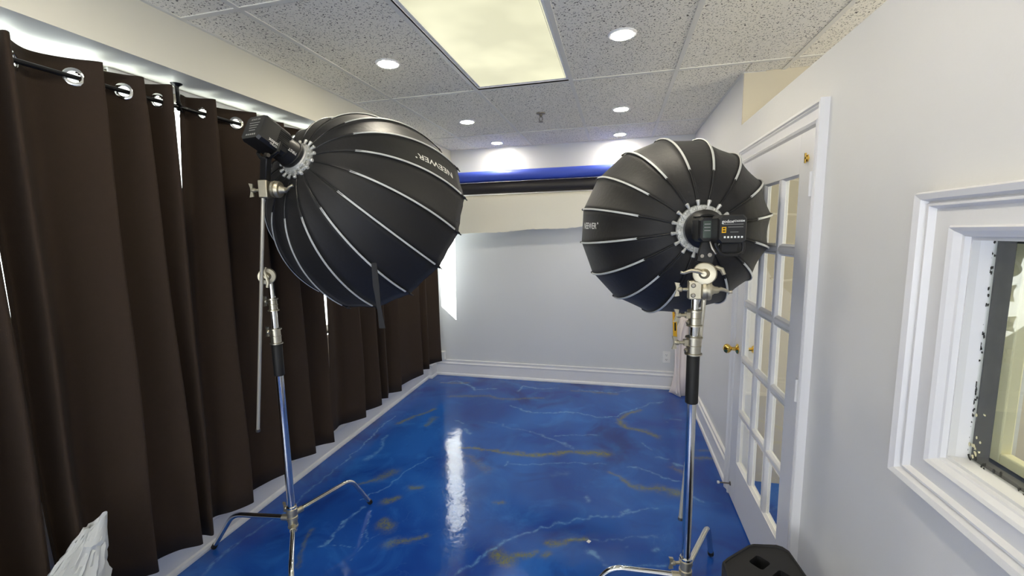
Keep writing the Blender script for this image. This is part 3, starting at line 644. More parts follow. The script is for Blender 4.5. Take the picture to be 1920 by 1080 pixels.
# ------------------------------------------------------------------ outlets
def outlet(x0, x1, z0, z1, y, label):
    t = thing('wall_outlet', ((x0 + x1) / 2, y, (z0 + z1) / 2), label, 'outlet')
    G().box(x0, x1, y - .006, y + .0005, z0, z1).build('cover_plate', 'outlet', t, smooth=False, bevel=.002)
    cx = (x0 + x1) / 2
    for zc in ((z0 * .7 + z1 * .3), (z0 * .3 + z1 * .7)):
        s = G().lathe((cx, y - .006, zc), (0, -1, 0), [(0, .016), (.002, .016), (.003, .014)], 16).build('socket', 'outlet', t)
        G().box(cx - .008, cx - .005, y - .0096, y - .0085, zc - .003, zc + .007).box(cx + .005, cx + .008, y - .0096, y - .0085, zc - .003, zc + .007).cyl((cx, y - .0085, zc - .008), (cx, y - .0096, zc - .008), .0028, n=8).build('slot', 'dark', s, smooth=False)
outlet(.478, .554, .285, .405, YB, 'white duplex outlet on the back wall at right beside the leaning paper')
t = thing('surface_outlet_box', (-1.985, YB, .20), 'white surface-mounted outlet box on top of the back baseboard at the left corner', 'outlet')
G().box(-2.022, -1.955, YB - .06, YB + .0005, .195, .295).build('box', 'outlet', t, smooth=False, bevel=.004)
G().lathe((-2.0, YB - .06, .232), (0, -1, 0), [(0, .010), (.001, .010)], 14).build('socket', 'dark', t)

# ------------------------------------------------------------------ curtains
RODX, RODZ = -1.955, 2.258
rd = thing('curtain_rod', (RODX, 1.618, SZ), 'thin black curtain rod through the grommets, hung from the soffit', 'curtain rod')
G().cyl((RODX, -1.9, RODZ), (RODX, 4.40, RODZ), .009, n=12).build('rod', 'blackmet', rd)
for y in (-.9, 1.618, 3.2):
    b = G().lathe((RODX, y, SZ + .0005), (0, 0, -1), [(0, .024), (.004, .022), (.012, .010), (.020, .0075), (.080, .0075), (.084, .010), (.088, .010)], 16).build('bracket', 'blackmet', rd)
    G().torus((RODX, y, RODZ), (0, 1, 0), .013, .005, 16, 6).cyl((RODX + .010, y, RODZ - .012), (RODX + .018, y, RODZ - .026), .004, n=8).build('ring', 'blackmet', b)
cs = thing('roller_shade', (-2.03, 1.39, 2.325), 'rolled-up cream roller shade in a long cassette above the brown curtains', 'roller shade')
G().lathe((-2.060, 1.385, 2.326), (0, 1, 0), [(0, .025), (0, .029), (2.95, .029), (2.95, .025)], 24).build('roll', 'cassette', cs)
G().lathe((-2.060, 1.372, 2.326), (0, 1, 0), [(0, .026), (.004, .032), (.013, .032)], 24).build('end_cap', 'outlet', cs)
G().box(-2.030, -2.022, 1.39, 4.30, 2.335, 2.352).box(-2.09, -2.022, 1.39, 4.22, 2.352, 2.3595).build('valance', 'trim', cs, smooth=False)

def cr(pts, sub):         # Catmull-Rom through plan points
    P = [np.array(p, float) for p in pts]; P = [2 * P[0] - P[1]] + P + [2 * P[-1] - P[-2]]; out = []
    for i in range(1, len(P) - 2):
        a, b, c, d = P[i - 1:i + 3]
        for k in range(sub):
            t = k / sub; out.append(.5 * (2 * b + (c - a) * t + (2 * a - 5 * b + 4 * c - d) * t * t + (3 * b - a - 3 * c + d) * t ** 3))
    out.append(P[-2]); return np.array(out)
def curtain(peaks, ztop, zhem, label, start=None, end_tuck=None, tr=.045, seed=1, grom=True, xp=-1.905, xt=-2.0, lastfall=True):
    """peaks: list of (y at the top, y at the hem) for the room-side folds, in order along the rod"""
    rr = np.random.RandomState(seed)
    t0, b0 = start
    top = [(xt + .025, t0)]; bot = [(xt + .025, b0)]; gr = []
    pt, pb = t0, b0
    for i, pk in enumerate(peaks):
        a, b = pk[:2]
        d = min(tr, (a - pt) * .45); db = min(tr * 1.1, (b - pb) * .42)
        if len(pk) > 2: d = pk[2]; db = pk[2] * .8
        top += [(RODX - .005, pt + d * .3) if i else (xt + .015, pt + (a - pt) * .2), (xt, pt + d) if i else (xt + .004, pt + (a - pt) * .42), (RODX, (pt + d) * .45 + a * .55), (xp + .002, a - .012), (xp - .004, a + .004)]
        bot += [(-1.965 + rr.uniform(-.01, .01), pb + db * .4) if i else (xt + .015, pb + (b - pb) * .2), (xt - .01 + rr.uniform(-.01, .02), pb + db) if i else (xt, pb + (b - pb) * .42), (-1.955 + rr.uniform(-.012, .012), (pb + db) * .45 + b * .55), (xp + .004, b - .014), (xp - .006, b + .004)]
        gr += [3 + 5 * i, 6 + 5 * i] if i < len(peaks) - 1 else [3 + 5 * i]
        pt, pb = a, b
    if lastfall:
        e = end_tuck or .03
        if end_tuck: top += [(RODX, pt + e * .6), (RODX - .03, pt + e)]; bot += [(-1.95, pb + e * .5), (-1.975, pb + e)]
        else:       # the edge turns back toward the window
            for x_, k_ in ((RODX, 1), (-2.0, .94), (-2.05, .9)):
                top.append((x_, pt + min(pt * (x_ / -1.905 - 1), .17) * k_)); bot.append((x_, pb + min(pb * (x_ / -1.905 - 1), .17) * k_))
    sub = 14
    T = cr(top, sub); Bm = cr(bot, sub)
    arc = np.concatenate([[0], np.cumsum(np.hypot(*np.diff(T, axis=0).T))]); La = arc[-1]
    n = int(La / .0065); s = np.linspace(0, La, n + 1)
    tx = np.interp(s, arc, T[:, 0]); ty = np.interp(s, arc, T[:, 1]); bx = np.interp(s, arc, Bm[:, 0]); by = np.interp(s, arc, Bm[:, 1])
    zs = list(np.arange(ztop, ztop - .125, -.0065)) + list(np.linspace(ztop - .14, zhem, 22))
    gs = [arc[min(i * sub, len(arc) - 1)] for i in gr] if grom else []
    gs = [g_ for g_ in gs if .03 < g_ < La - .02]
    vs = []; m = len(zs); ph = rr.uniform(0, 6)
    for j, z in enumerate(zs):
        f = (ztop - z) / (ztop - zhem); f2 = f ** .8
        for i in range(n + 1):
            x = tx[i] * (1 - f2) + bx[i] * f2 + .006 * f * math.sin(s[i] * 9 + ph + z * 3); y = ty[i] * (1 - f2) + by[i] * f2 + .006 * f * math.sin(z * 5 + s[i] * 4 + ph)
            zz = z
            if j == 0: zz += .004 * math.sin(s[i] * 14)
            if abs(z - (ztop - .1)) < .004: x -= .002
            if j >= m - 1: zz += .012 * math.sin(s[i] * 5 + ph)
            vs.append((x, y, zz))
    fs = []
    for j in range(m - 1):
        zc = (zs[j] + zs[j + 1]) / 2
        for i in range(n):
            sc_ = (s[i] + s[i + 1]) / 2
            if zc > ztop - .13 and any((sc_ - g_) ** 2 + (zc - RODZ) ** 2 < .0225 ** 2 for g_ in gs): continue
            fs.append((j * (n + 1) + i, j * (n + 1) + i + 1, (j + 1) * (n + 1) + i + 1, (j + 1) * (n + 1) + i))
    root = thing('curtain', (RODX, float(ty[0]), zhem), label, 'curtain', 'brown grommet curtains along the left wall')
    o = G().add(vs, fs).build('fabric', 'brown', root, ang=180)
    so = o.modifiers.new('thickness', 'SOLIDIFY'); so.thickness = .0014; so.offset = 0
    for g_ in gs:
        i = int(np.searchsorted(s, g_)); i = min(max(i, 1), n - 1)
        d = Vector((tx[i + 1] - tx[i - 1], ty[i + 1] - ty[i - 1], 0)).normalized(); nn = Vector((d.y, -d.x, 0)); c = Vector((tx[i], ty[i], RODZ))
        G().lathe(c - nn * .004, nn, [(0, .0195), (0, .031), (.0015, .032), (.0065, .032), (.008, .029), (.008, .0205), (.005, .0195), (0, .0195)], 24, caps=False).build('grommet', 'chrome', root)
    return root
curtain([(.2, .18), (.42, .40), (.62, .60), (.80, .80), (.925, .925)], 2.325, .22, 'brown curtain nearest the camera at the left edge, beside thin light leaks', start=(.02, 0), seed=2)
curtain([(1.035, 1.02), (1.292, 1.255, .10), (1.437, 1.450), (1.556, 1.517)], 2.325, .23, 'wide brown curtain panel in the left foreground with large folds, behind the plastic bag', start=(.964, .962), seed=3)
curtain([(1.765, 1.74), (2.005, 2.008), (2.20, 2.243), (2.43, 2.444)], 2.325, .245, 'brown curtain panel behind the left light stand, with two bright grommets at its top', start=(1.648, 1.500), seed=4)
curtain([(2.80, 2.83), (3.05, 3.053), (3.165, 3.174)], 2.325, .255, 'brown curtain panel below the large black softbox, right of the bright slit', start=(2.600, 2.520), seed=5, grom=False)
curtain([(3.42, 3.411), (3.80, 3.848), (4.0, 3.991), (4.27, 4.331)], 2.325, .25, 'brown curtain panel farthest from the camera, ending at the back wall', start=(3.20, 3.205), seed=6, end_tuck=.02, grom=False)

# ------------------------------------------------------------------ light stands
def ax(a, b): return (Vector(b) - Vector(a)).normalized()
def tknob(g, p, d, L=.028, wing=.026, upv=Vector((0, 0, 1))):
    p = Vector(p); d = Vector(d).normalized(); u = (upv - d * upv.dot(d)).normalized(); w_ = d.cross(u)
    g.cyl(p, p + d * L, .007, .006, 10); g.lathe(p + d * L * .75, d, [(0, .006), (.004, .010), (.016, .010), (.020, .007)], 12)
    c = p + d * (L + .006)
    g.prism([c + u * a + d * b + w_ * -.005 for a, b in ((-wing, .016), (-wing * .9, -.002), (-wing * .35, .0), (wing * .35, 0), (wing * .9, -.002), (wing, .016), (wing * .3, .010), (-wing * .3, .010))], w_ * .010)
def grip_head(parent, c, disc_dir, r=.040, lever=True, w=.032, label=None):
    c = Vector(c); d = Vector(disc_dir).normalized()
    G().lathe(c - d * w / 2, d, [(0, r * .82), (.003, r * .95), (w * .30, r), (w * .42, r), (w * .45, r * .86), (w * .55, r * .86), (w * .58, r), (w * .8, r), (w * .97, r * .93), (w, r * .8)], 28).build('grip_head', 'nickelb', parent)
    g = G().lathe(c + d * w / 2, d, [(0, .020), (.004, .019), (.010, .014), (.020, .013), (.026, .010)], 16)
    if lever:
        u = (Vector((0, 0, 1)) - d * d.z).normalized(); s = d.cross(u); b = c + d * (w / 2 + .018)
        g.tube([b + s * a + u * e + d * h for a, e, h in lever], [.008, .0085, .007, .0055, .0065], 8)
    g.build('grip_lever', 'nickelb', parent)
def light_stand(X, Y, spec, label):
    t = thing('light_stand', (X, Y, 0), label, 'light stand')
    zh = spec['hub']
    for k, (ang, hz, foot, bend) in enumerate(spec['legs']):
        a = math.radians(ang); d = Vector((math.cos(a), math.sin(a), 0)); b = Vector((X, Y, 0))
        p0 = b + d * .020 + Vector((0, 0, hz)); p1 = b + d * bend + Vector((0, 0, hz + .005)); p2 = b + d * foot + Vector((0, 0, .022))
        q0 = p1 + (p0 - p1).normalized() * .05; q1 = p1 + (p2 - p1).normalized() * .05
        lg = G().tube([p0] + bez(q0, p1, q1, 7) + [p2], .0125, 14).build('leg', 'chrome', t)
        G().lathe(p2 + (p1 - p2).normalized() * .012, p2 - p1, [(0, .0142), (.022, .0142), (.026, .012)], 14).build('foot_cap', 'rubber', lg)
        G().cyl(b + Vector((0, 0, hz)) + d * .018, b + Vector((0, 0, hz)) + d * .055, .0155, n=14).build('leg_socket', 'nickelb', lg)
    g = G().lathe((X, Y, zh - .075), (0, 0, 1), [(0, .020), (.004, .025), (.012, .025), (.014, .0225), (.040, .0225), (.043, .0265), (.062, .0265), (.065, .0225), (.085, .0225), (.088, .0265), (.106, .0265), (.110, .022)], 24)
    g.build('base_hub', 'nickelb', t)
    g = G().lathe((X, Y, zh + .034), (0, 0, 1), [(0, .0225), (.002, .0245), (.010, .0245), (.012, .0225)], 24)
    g.build('base_collar', 'chrome', t)
    g = G(); kd = Vector(spec.get('kdir', (-1, -.2, 0)))
    tknob(g, Vector((X, Y, zh + .018)) + kd.normalized() * .022, kd)
    g.build('tee_knob', 'nickelb', t)
    G().cyl((X, Y, zh - .1), (X, Y, spec['sleeve'][0] + .005), .0185, n=24).build('column', 'chrome', t)
    G().lathe((X, Y, spec['sleeve'][0]), (0, 0, 1), [(0, .022), (.003, .0245), (spec['sleeve'][1] - spec['sleeve'][0] - .003, .0245), (spec['sleeve'][1] - spec['sleeve'][0], .0225)], 24).build('black_sleeve', 'sleeve', t)
    for (z0, z1, r, rr_) in spec['collars']:
        G().lathe((X, Y, z0), (0, 0, 1), [(0, r), (.002, r + .006), (.007, r + .006), (.009, r), ((z1 - z0) * .45, r), ((z1 - z0) * .46, r + .0015), ((z1 - z0) * .52, r + .0015), ((z1 - z0) * .54, r - .001), (z1 - z0 - .009, r - .001), (z1 - z0 - .007, r + .005), (z1 - z0 - .001, r + .005), (z1 - z0, r)], 24).build('riser_clamp', 'nickel', t)
        g = G(); kd = Vector(spec.get('kdir', (-1, -.2, 0))).normalized(); zc = z0 + (z1 - z0) * .68
        g.obox(Vector((X, Y, zc)) + kd * (r + .004), kd, Vector((0, 0, 1)).cross(kd), Vector((0, 0, 1)), .008, .009, .012)
        tknob(g, Vector((X, Y, zc)) + kd * (r + .008), kd); g.build('tee_knob', 'nickelb', t)
        G().lathe(Vector((X, Y, z0 + (z1 - z0) * .25)) + kd * r, kd, [(0, .009), (.005, .009), (.009, .005)], 10).build('stud', 'steel', t)
    for z0, z1, r in spec['risers']:
        G().cyl((X, Y, z0), (X, Y, z1), r, n=20).build('riser', 'chrome', t)
    return t

RXs, RYs = .300, 1.770
st = light_stand(RXs, RYs, dict(hub=.235, legs=[(64.7, .215, .428, .345), (184.7, .190, .44, .31), (262, .165, .45, .32)], kdir=(-1, -.25, 0),
     sleeve=(.963, 1.165), collars=[(1.163, 1.238, .0275, 0), (1.278, 1.345, .0235, 0)], risers=[(1.16, 1.32, .0155), (1.33, 1.40, .0130)]), 'chrome light stand on the right, in front of the glazed door, holding the rear-facing softbox')
# grip head on the stand: block, disc, T-knob left, lever right
G().obox((RXs - .004, RYs, 1.424), Vector((1, 0, 0)), Vector((0, 1, 0)), Vector((0, 0, 1)), .024, .022, .036).build('grip_block', 'nickelb', st, bevel=.004)
g = G(); tknob(g, (RXs - .026, RYs, 1.425), (-1, -.1, 0), .030, .028); g.build('tee_knob', 'nickelb', st)
for z in (1.405, 1.443): G().lathe((RXs - .012, RYs - .022, z), (0, -1, 0), [(0, .009), (.004, .009), (.006, .006)], 10).build('bolt', 'steel', st)
grip_head(st, (RXs + .040, RYs, 1.424), (1, -.12, 0), .040, [(0, 0, 0), (-.006, .004, .014), (-.010, 0, .028), (-.012, -.008, .044), (-.012, -.006, .055)], w=.036)
A0 = Vector((.345, 1.800, 1.500)); A1 = Vector((.2855, 1.85, .392))
G().cyl(A0, A1, .0085, n=14).build('grip_arm', 'arm', st)
G().cyl(A1 - ax(A0, A1) * .012, A1, .0105, n=14).build('arm_cap', 'steel', st)
grip_head(st, (.330, 1.765, 1.488), (-.25, -1, .05), .044, [(0, 0, 0), (.02, .010, .004), (.045, .012, .004), (.070, .002, .002), (.082, .004, .0)], w=.042)
g = G(); g.tube([(.352, 1.775, 1.50), (.372, 1.765, 1.512), (.388, 1.757, 1.505), (.396, 1.752, 1.485)], [.008, .009, .009, .007], 8); g.build('grip_lever', 'nickelb', st)

LXs, LYs = -1.630, 1.715
sl = light_stand(LXs, LYs, dict(hub=.225, legs=[(189.0, .205, .455, .330), (70.5, .225, .475, .355), (309.5, .165, .46, .33)], kdir=(-1, .3, 0),
     sleeve=(.975, 1.135), collars=[(1.135, 1.215, .0235, 0), (1.300, 1.365, .0195, 0)], risers=[(1.20, 1.31, .0155), (1.36, 1.440, .0125)]), 'chrome light stand on the left, beside the brown curtains, holding the high softbox')
grip_head(sl, (LXs - .002, LYs - .02, 1.474), (.65, -.76, .0), .040, [(0, -.05, 0), (-.006, -.03, .004), (.0, .0, .006), (.006, .03, .004), (.0, .045, .0)], w=.034)
B0 = Vector((-1.512, 1.600, 1.900)); B1 = Vector((-1.842, 1.760, .637))
G().cyl(B0, B1, .008, n=14).build('grip_arm', 'arm', sl)
G().cyl(B1, B1 - ax(B0, B1) * .016, .0105, n=14).build('arm_cap', 'steel', sl)
gh = Vector((-1.497, 1.590, 1.868))
G().obox(gh, Vector((.97, .2, 0)).normalized(), Vector((-.2, .97, 0)).normalized(), Vector((0, 0, 1)), .020, .022, .038).build('grip_block', 'nickelb', sl, bevel=.004)
g = G(); tknob(g, gh + Vector((-.022, -.004, -.004)), (-.97, -.2, 0), .026, .030); g.build('tee_knob', 'nickelb', sl)
grip_head(sl, gh + Vector((.048, .012, -.002)), (.97, .25, -.1), .036, [(0, 0, 0), (.008, .002, .010), (.016, .006, .022), (.02, .016, .032), (.02, .022, .044)], w=.036)

# ------------------------------------------------------------------ softboxes
def sframe(az, el, roll):
    a = Vector((math.sin(az) * math.cos(el), math.cos(az) * math.cos(el), math.sin(el))); s = a.cross(Vector((0, 0, 1))).normalized(); t = s.cross(a)
    return a, s * math.cos(roll) + t * math.sin(roll), -s * math.sin(roll) + t * math.cos(roll)
def softbox(h, az, el, roll, rk, rr, dep, label, text_gore, ring_r, tsize):
    h = Vector(h); a, s, t = sframe(az, el, roll)
    root = thing('softbox', h, label, 'softbox')
    def rib(u):                    # 0 hub .. 1 rim -> (axial, radius)
        return dep * (1 - math.cos(u * PI / 2)) ** 1.0, rk * .86 + (rr - rk * .86) * math.sin(u * PI / 2)
    def P(i, u, lift=0):           # i = rib angle index (may be fractional)
        th = -i * PI / 8; ax_, r_ = rib(u)
        return h + a * ax_ + (s * math.cos(th) + t * math.sin(th)) * (r_ + lift)
    def S(i, u, lift=0):           # gore surface: cloth stretched straight between neighbouring ribs, scalloped at the rim
        i0 = math.floor(i); f = i - i0; ue = u * (1 - .012 * math.sin(PI * f) * u)
        p = P(i0, ue) * (1 - f) + P(i0 + 1, ue) * f
        sag = .010 * math.sin(PI * f) * math.sin(PI * min(u, 1))
        c = h + a * rib(u)[0]; out = (p - c).normalized()
        return p - out * sag + out * lift
    NU, NF = 22, 6
    for k in range(16):
        vs = [S(k + (f / NF if f < NF else .99999), u / NU) for u in range(NU + 1) for f in range(NF + 1)]
        fs = [(u * (NF + 1) + f, u * (NF + 1) + f + 1, (u + 1) * (NF + 1) + f + 1, (u + 1) * (NF + 1) + f) for u in range(NU) for f in range(NF)]
        o = G().add(vs, fs).build('fabric_panel', 'nylon', root, ang=80)
        so = o.modifiers.new('thickness', 'SOLIDIFY'); so.thickness = .0012; so.offset = 0
    for k in range(16):
        pts = [P(k, u / 30, .004) for u in range(0, 31)]
        ro = G().tube([P(k, 0, .002)] + pts + [pts[-1] + (pts[-1] - pts[-2]).normalized() * .022], .0032, 8).build('rib', 'black', root)
        th = -k * PI / 8; tang = (-s * math.sin(th) + t * math.cos(th))
        ps = [P(k, .27 + .68 * u / 26, .0078) for u in range(27)]; vs = []
        for p_, q in zip(ps, [.27 + .68 * u / 26 for u in range(27)]):
            out = (p_ - (h + a * (rib(q)[0] + .0))).normalized()
            for c, l in ((-.0045, -.003), (-.004, .0012), (.004, .0012), (.0045, -.003)): vs.append(p_ + tang * c + out * l)
        fs = [(i * 4 + c, i * 4 + (c + 1) % 4, (i + 1) * 4 + (c + 1) % 4, (i + 1) * 4 + c) for i in range(26) for c in range(4)] + [(0, 1, 2, 3), (107, 106, 105, 104)]
        G().add(vs, fs).build('rib_sleeve', 'ribwhite', ro, label='light grey rib sleeve')
        e = P(k, 1.0, .004)
        G().lathe(e - (pts[-1] - pts[-2]).normalized() * .016, pts[-1] - pts[-2], [(0, .0045), (.002, .0062), (.018, .0062), (.020, .004)], 10).build('rib_tip', 'black', ro)
    # speed ring with knobs and hinge blocks
    G().lathe(h - a * .012, a, [(0, ring_r * .60), (0, ring_r * .97), (.004, ring_r), (.016, ring_r), (.020, ring_r * .96), (.020, ring_r * .60), (0, ring_r * .60)], 64, caps=False).build('speed_ring', 'silver', root)
    G().lathe(h - a * .030, a, [(.004, ring_r * .57), (0, ring_r * .60), (0, ring_r * .72), (.018, ring_r * .74), (.018, ring_r * .57), (.004, ring_r * .57)], 48, caps=False).build('inner_ring', 'ringedge', root)
    for k in range(16):
        th = -k * PI / 8; d = s * math.cos(th) + t * math.sin(th); tg = a.cross(d)
        G().lathe(h + d * (ring_r * .96) - a * .010, d, [(0, .0045), (.002, .0050), (rk - ring_r * .96 - .006, .0058), (rk - ring_r * .96 + .010, .0085), (rk - ring_r * .96 + .013, .0060)], 12).build('knob', 'ringedge', root)
        G().obox(h + d * ring_r * .84 - a * .015, d, tg, a, ring_r * .11, ring_r * .055, .0055).obox(h + d * ring_r * .80 - a * .021, d, tg, a, ring_r * .05, ring_r * .09, .0025).build('hinge_block', 'ringedge', root, bevel=.001)
    # front diffuser and its rim band
    vs = []; n = 64
    for (r_, ax_) in ((rr - .004, dep - .002), (rr - .006, dep - .04), (0.0, dep - .045)):
        for k in range(n): vs.append(h + a * ax_ + (s * math.cos(2 * PI * k / n) + t * math.sin(2 * PI * k / n)) * (r_ * (1 - .019 * (1 - abs(math.cos(8 * 2 * PI * k / n)))) + (1e-4 if r_ == 0 else 0)))
    G().add(vs[:2 * n], [(k, (k + 1) % n, n + (k + 1) % n, n + k) for k in range(n)]).build('rim_band', 'nylon', root)
    G().add(vs[n:2 * n] + [h + a * (dep - .045)], [(k, (k + 1) % n, n) for k in range(n)]).build('diffuser', 'diff', root)
    # lettering follows the cloth
    v, f = text2d('NEEWER'); (gi, uc, sgn) = text_gore; out = []
    c = S(gi, uc); du = (S(gi, uc + .01) - S(gi, uc - .01)).length / .02; di = (S(gi + .1, uc) - S(gi - .1, uc)).length / .2
    hw = max(p[0] for p in v)
    for p in v:
        U, V_ = p[0] * tsize, p[1] * tsize * .85
        out.append(S(gi + sgn[1] * V_ / di, min(uc + sgn[0] * U / du, .995), .0022))
    G().add(out, f).build('lettering', 'print', root, smooth=False)
    vr = []
    for k in range(10): vr.append(S(gi + sgn[1] * (.30 * tsize + .006 * math.sin(k * PI / 5) * 1) / di, uc + sgn[0] * (hw * tsize + .012 + .006 * math.cos(k * PI / 5)) / du, .0022) if uc + sgn[0] * (hw * tsize + .02) / du < 1 else c)
    if vr[0] != c: G().add(vr, [tuple(range(10))]).build('registered_mark', 'print', root, smooth=False)
    return root, P, S
LH = (-1.423, 1.725, 2.007); LA = (.166, -.452, .233)
rootL, PL, SL = softbox(LH, *LA, .0896, .5325, .613, 'large black deep ribbed softbox on the left, seen from the side and aimed down', (-.5, .79, (-1, 1)), .082, .062)
RH = (.335, 1.916, 1.659); RA = (-.134, .014, -2.995)
rootR, PR, SR = softbox(RH, *RA, .108, .459, .58, 'black deep ribbed softbox on the right, seen from behind with its silver hub', (.5, .80, (-1, 1)), .100, .052)
# loose black strap hanging over the left softbox
q = [Vector((-1.020, 1.640, 1.54)), Vector((-1.022, 1.650, 1.44)), Vector((-1.022, 1.660, 1.36)), Vector((-1.020, 1.668, 1.30)), Vector((-1.017, 1.672, 1.245))]
g = G(); vs = []
for i, p in enumerate(q):
    wv = .011 + .003 * math.sin(i * 2)
    for sx, dy in ((-wv, 0), (wv, .004), (wv, .007), (-wv, .003)): vs.append(p + Vector((sx, dy, 0)))
g.add(vs, [(i * 4 + c, i * 4 + (c + 1) % 4, (i + 1) * 4 + (c + 1) % 4, (i + 1) * 4 + c) for i in range(4) for c in range(4)] + [(0, 1, 2, 3), (19, 18, 17, 16)])
STRAP = g

# ------------------------------------------------------------------ flash heads
def octo(c, ux, uy, hw, hh, ch): return [c + ux * x + uy * y for x, y in ((-hw + ch, -hh), (hw - ch, -hh), (hw, -hh + ch), (hw, hh - ch), (hw - ch, hh), (-hw + ch, hh), (-hw, hh - ch), (-hw, -hh + ch))]
def loft(g, rings):
    k = len(rings[0]); vs = [p for r in rings for p in r]
    g.add(vs, [(i * k + a, i * k + (a + 1) % k, (i + 1) * k + (a + 1) % k, (i + 1) * k + a) for i in range(len(rings) - 1) for a in range(k)] + [tuple(range(k)), tuple((len(rings) - 1) * k + a for a in range(k - 1, -1, -1))])
def flash_left():
    h = Vector(LH); a, s, t = sframe(LA[0], LA[1], 0)     # s = right, t = up across the axis
    root = thing('studio_flash', h - a * .14, 'black studio flash head on the left, tilted down, with vent slots and white lettering', 'studio flash')
    g = G(); g.lathe(h - a * .032, -a, [(0, .060), (.006, .064), (.020, .064), (.022, .060), (.110, .058)], 36); g.build('front_barrel', 'black', root)
    G().lathe(h - a * .010, -a, [(0, .050), (.004, .066), (.018, .067), (.022, .060), (.028, .060)], 40).build('mount_collar', 'ringedge', root)
    g = G(); loft(g, [octo(h - a * .100, s, t, .052, .052, .016), octo(h - a * .112, s, t, .057, .057, .014), octo(h - a * .225, s, t, .057, .058, .012), octo(h - a * .236, s, t, .052, .053, .012)])
    body = g.build('body', 'black', root, ang=25)
    side = -t * 0 + (-s)                                   # camera sees the underside-left and the near side
    # vent slots on the side facing the room (s side) and near face
    g = G(); nrm = s
    cface = h - a * .165 + s * .0575
    for k in range(7): g.obox(h - a * (.135) + s * .0572 + t * (.034 - k * .0085), a, t, s, .026, .0022, .0012)
    g.build('vent_slot', 'dark', body, smooth=False)
    g = G(); text_on(g, 'godox', h - a * .170 + s * .0575 - t * .034, -a, -t, .020); text_on(g, 'WITSTRO', h - a * .162 + s * .0575 - t * .046, -a, -t, .011); g.build('lettering', 'print', body, smooth=False)
    g = G(); text_on(g, 'FIRST', h - a * .085 + s * .0600 - t * .018, -a, -t, .018); g.build('lettering', 'print', root, smooth=False)
    g = G()
    cb = h - a * .2362
    text_on(g, 'AD600 BM', cb + t * .036, s, t, .012)
    for k in range(4): g.obox(cb + t * (.020 - k * .012), s, t, a, .03 - .004 * k, .0012, .0004)
    for k in range(5): g.obox(cb - t * .036 + s * (-.024 + .012 * k), s, t, a, .0035, .0035, .0004)
    g.build('rear_print', 'grayprint', body, smooth=False)
    # yoke bracket down to the grip head
    g = G(); m0 = h - a * .145
    foot = gh + Vector((.004, 0, .038))
    g.tube([m0 - s * .060 - t * .015, m0 - s * .062 - t * .060, m0 - s * .030 - t * .085, m0 + s * .030 - t * .085, m0 + s * .062 - t * .060, m0 + s * .060 - t * .015], .007, 8)
    g.build('yoke', 'blackmet', root)
    top = m0 - t * .082
    dr = (foot - top).normalized(); sx = dr.cross(Vector((0, 1, 0))).normalized(); sy = dr.cross(sx)
    g = G().obox((top + foot) / 2, dr, sx, sy, (foot - top).length / 2, .017, .014)
    g.build('mount_bracket', 'black', root, bevel=.003)
    g = G(); g.tube([top + Vector((.012, -.018, 0)), top + Vector((.03, -.035, .004)), top + Vector((.05, -.04, -.002))], [.006, .006, .008], 8); g.build('tilt_lever', 'steel', root)
flash_left()
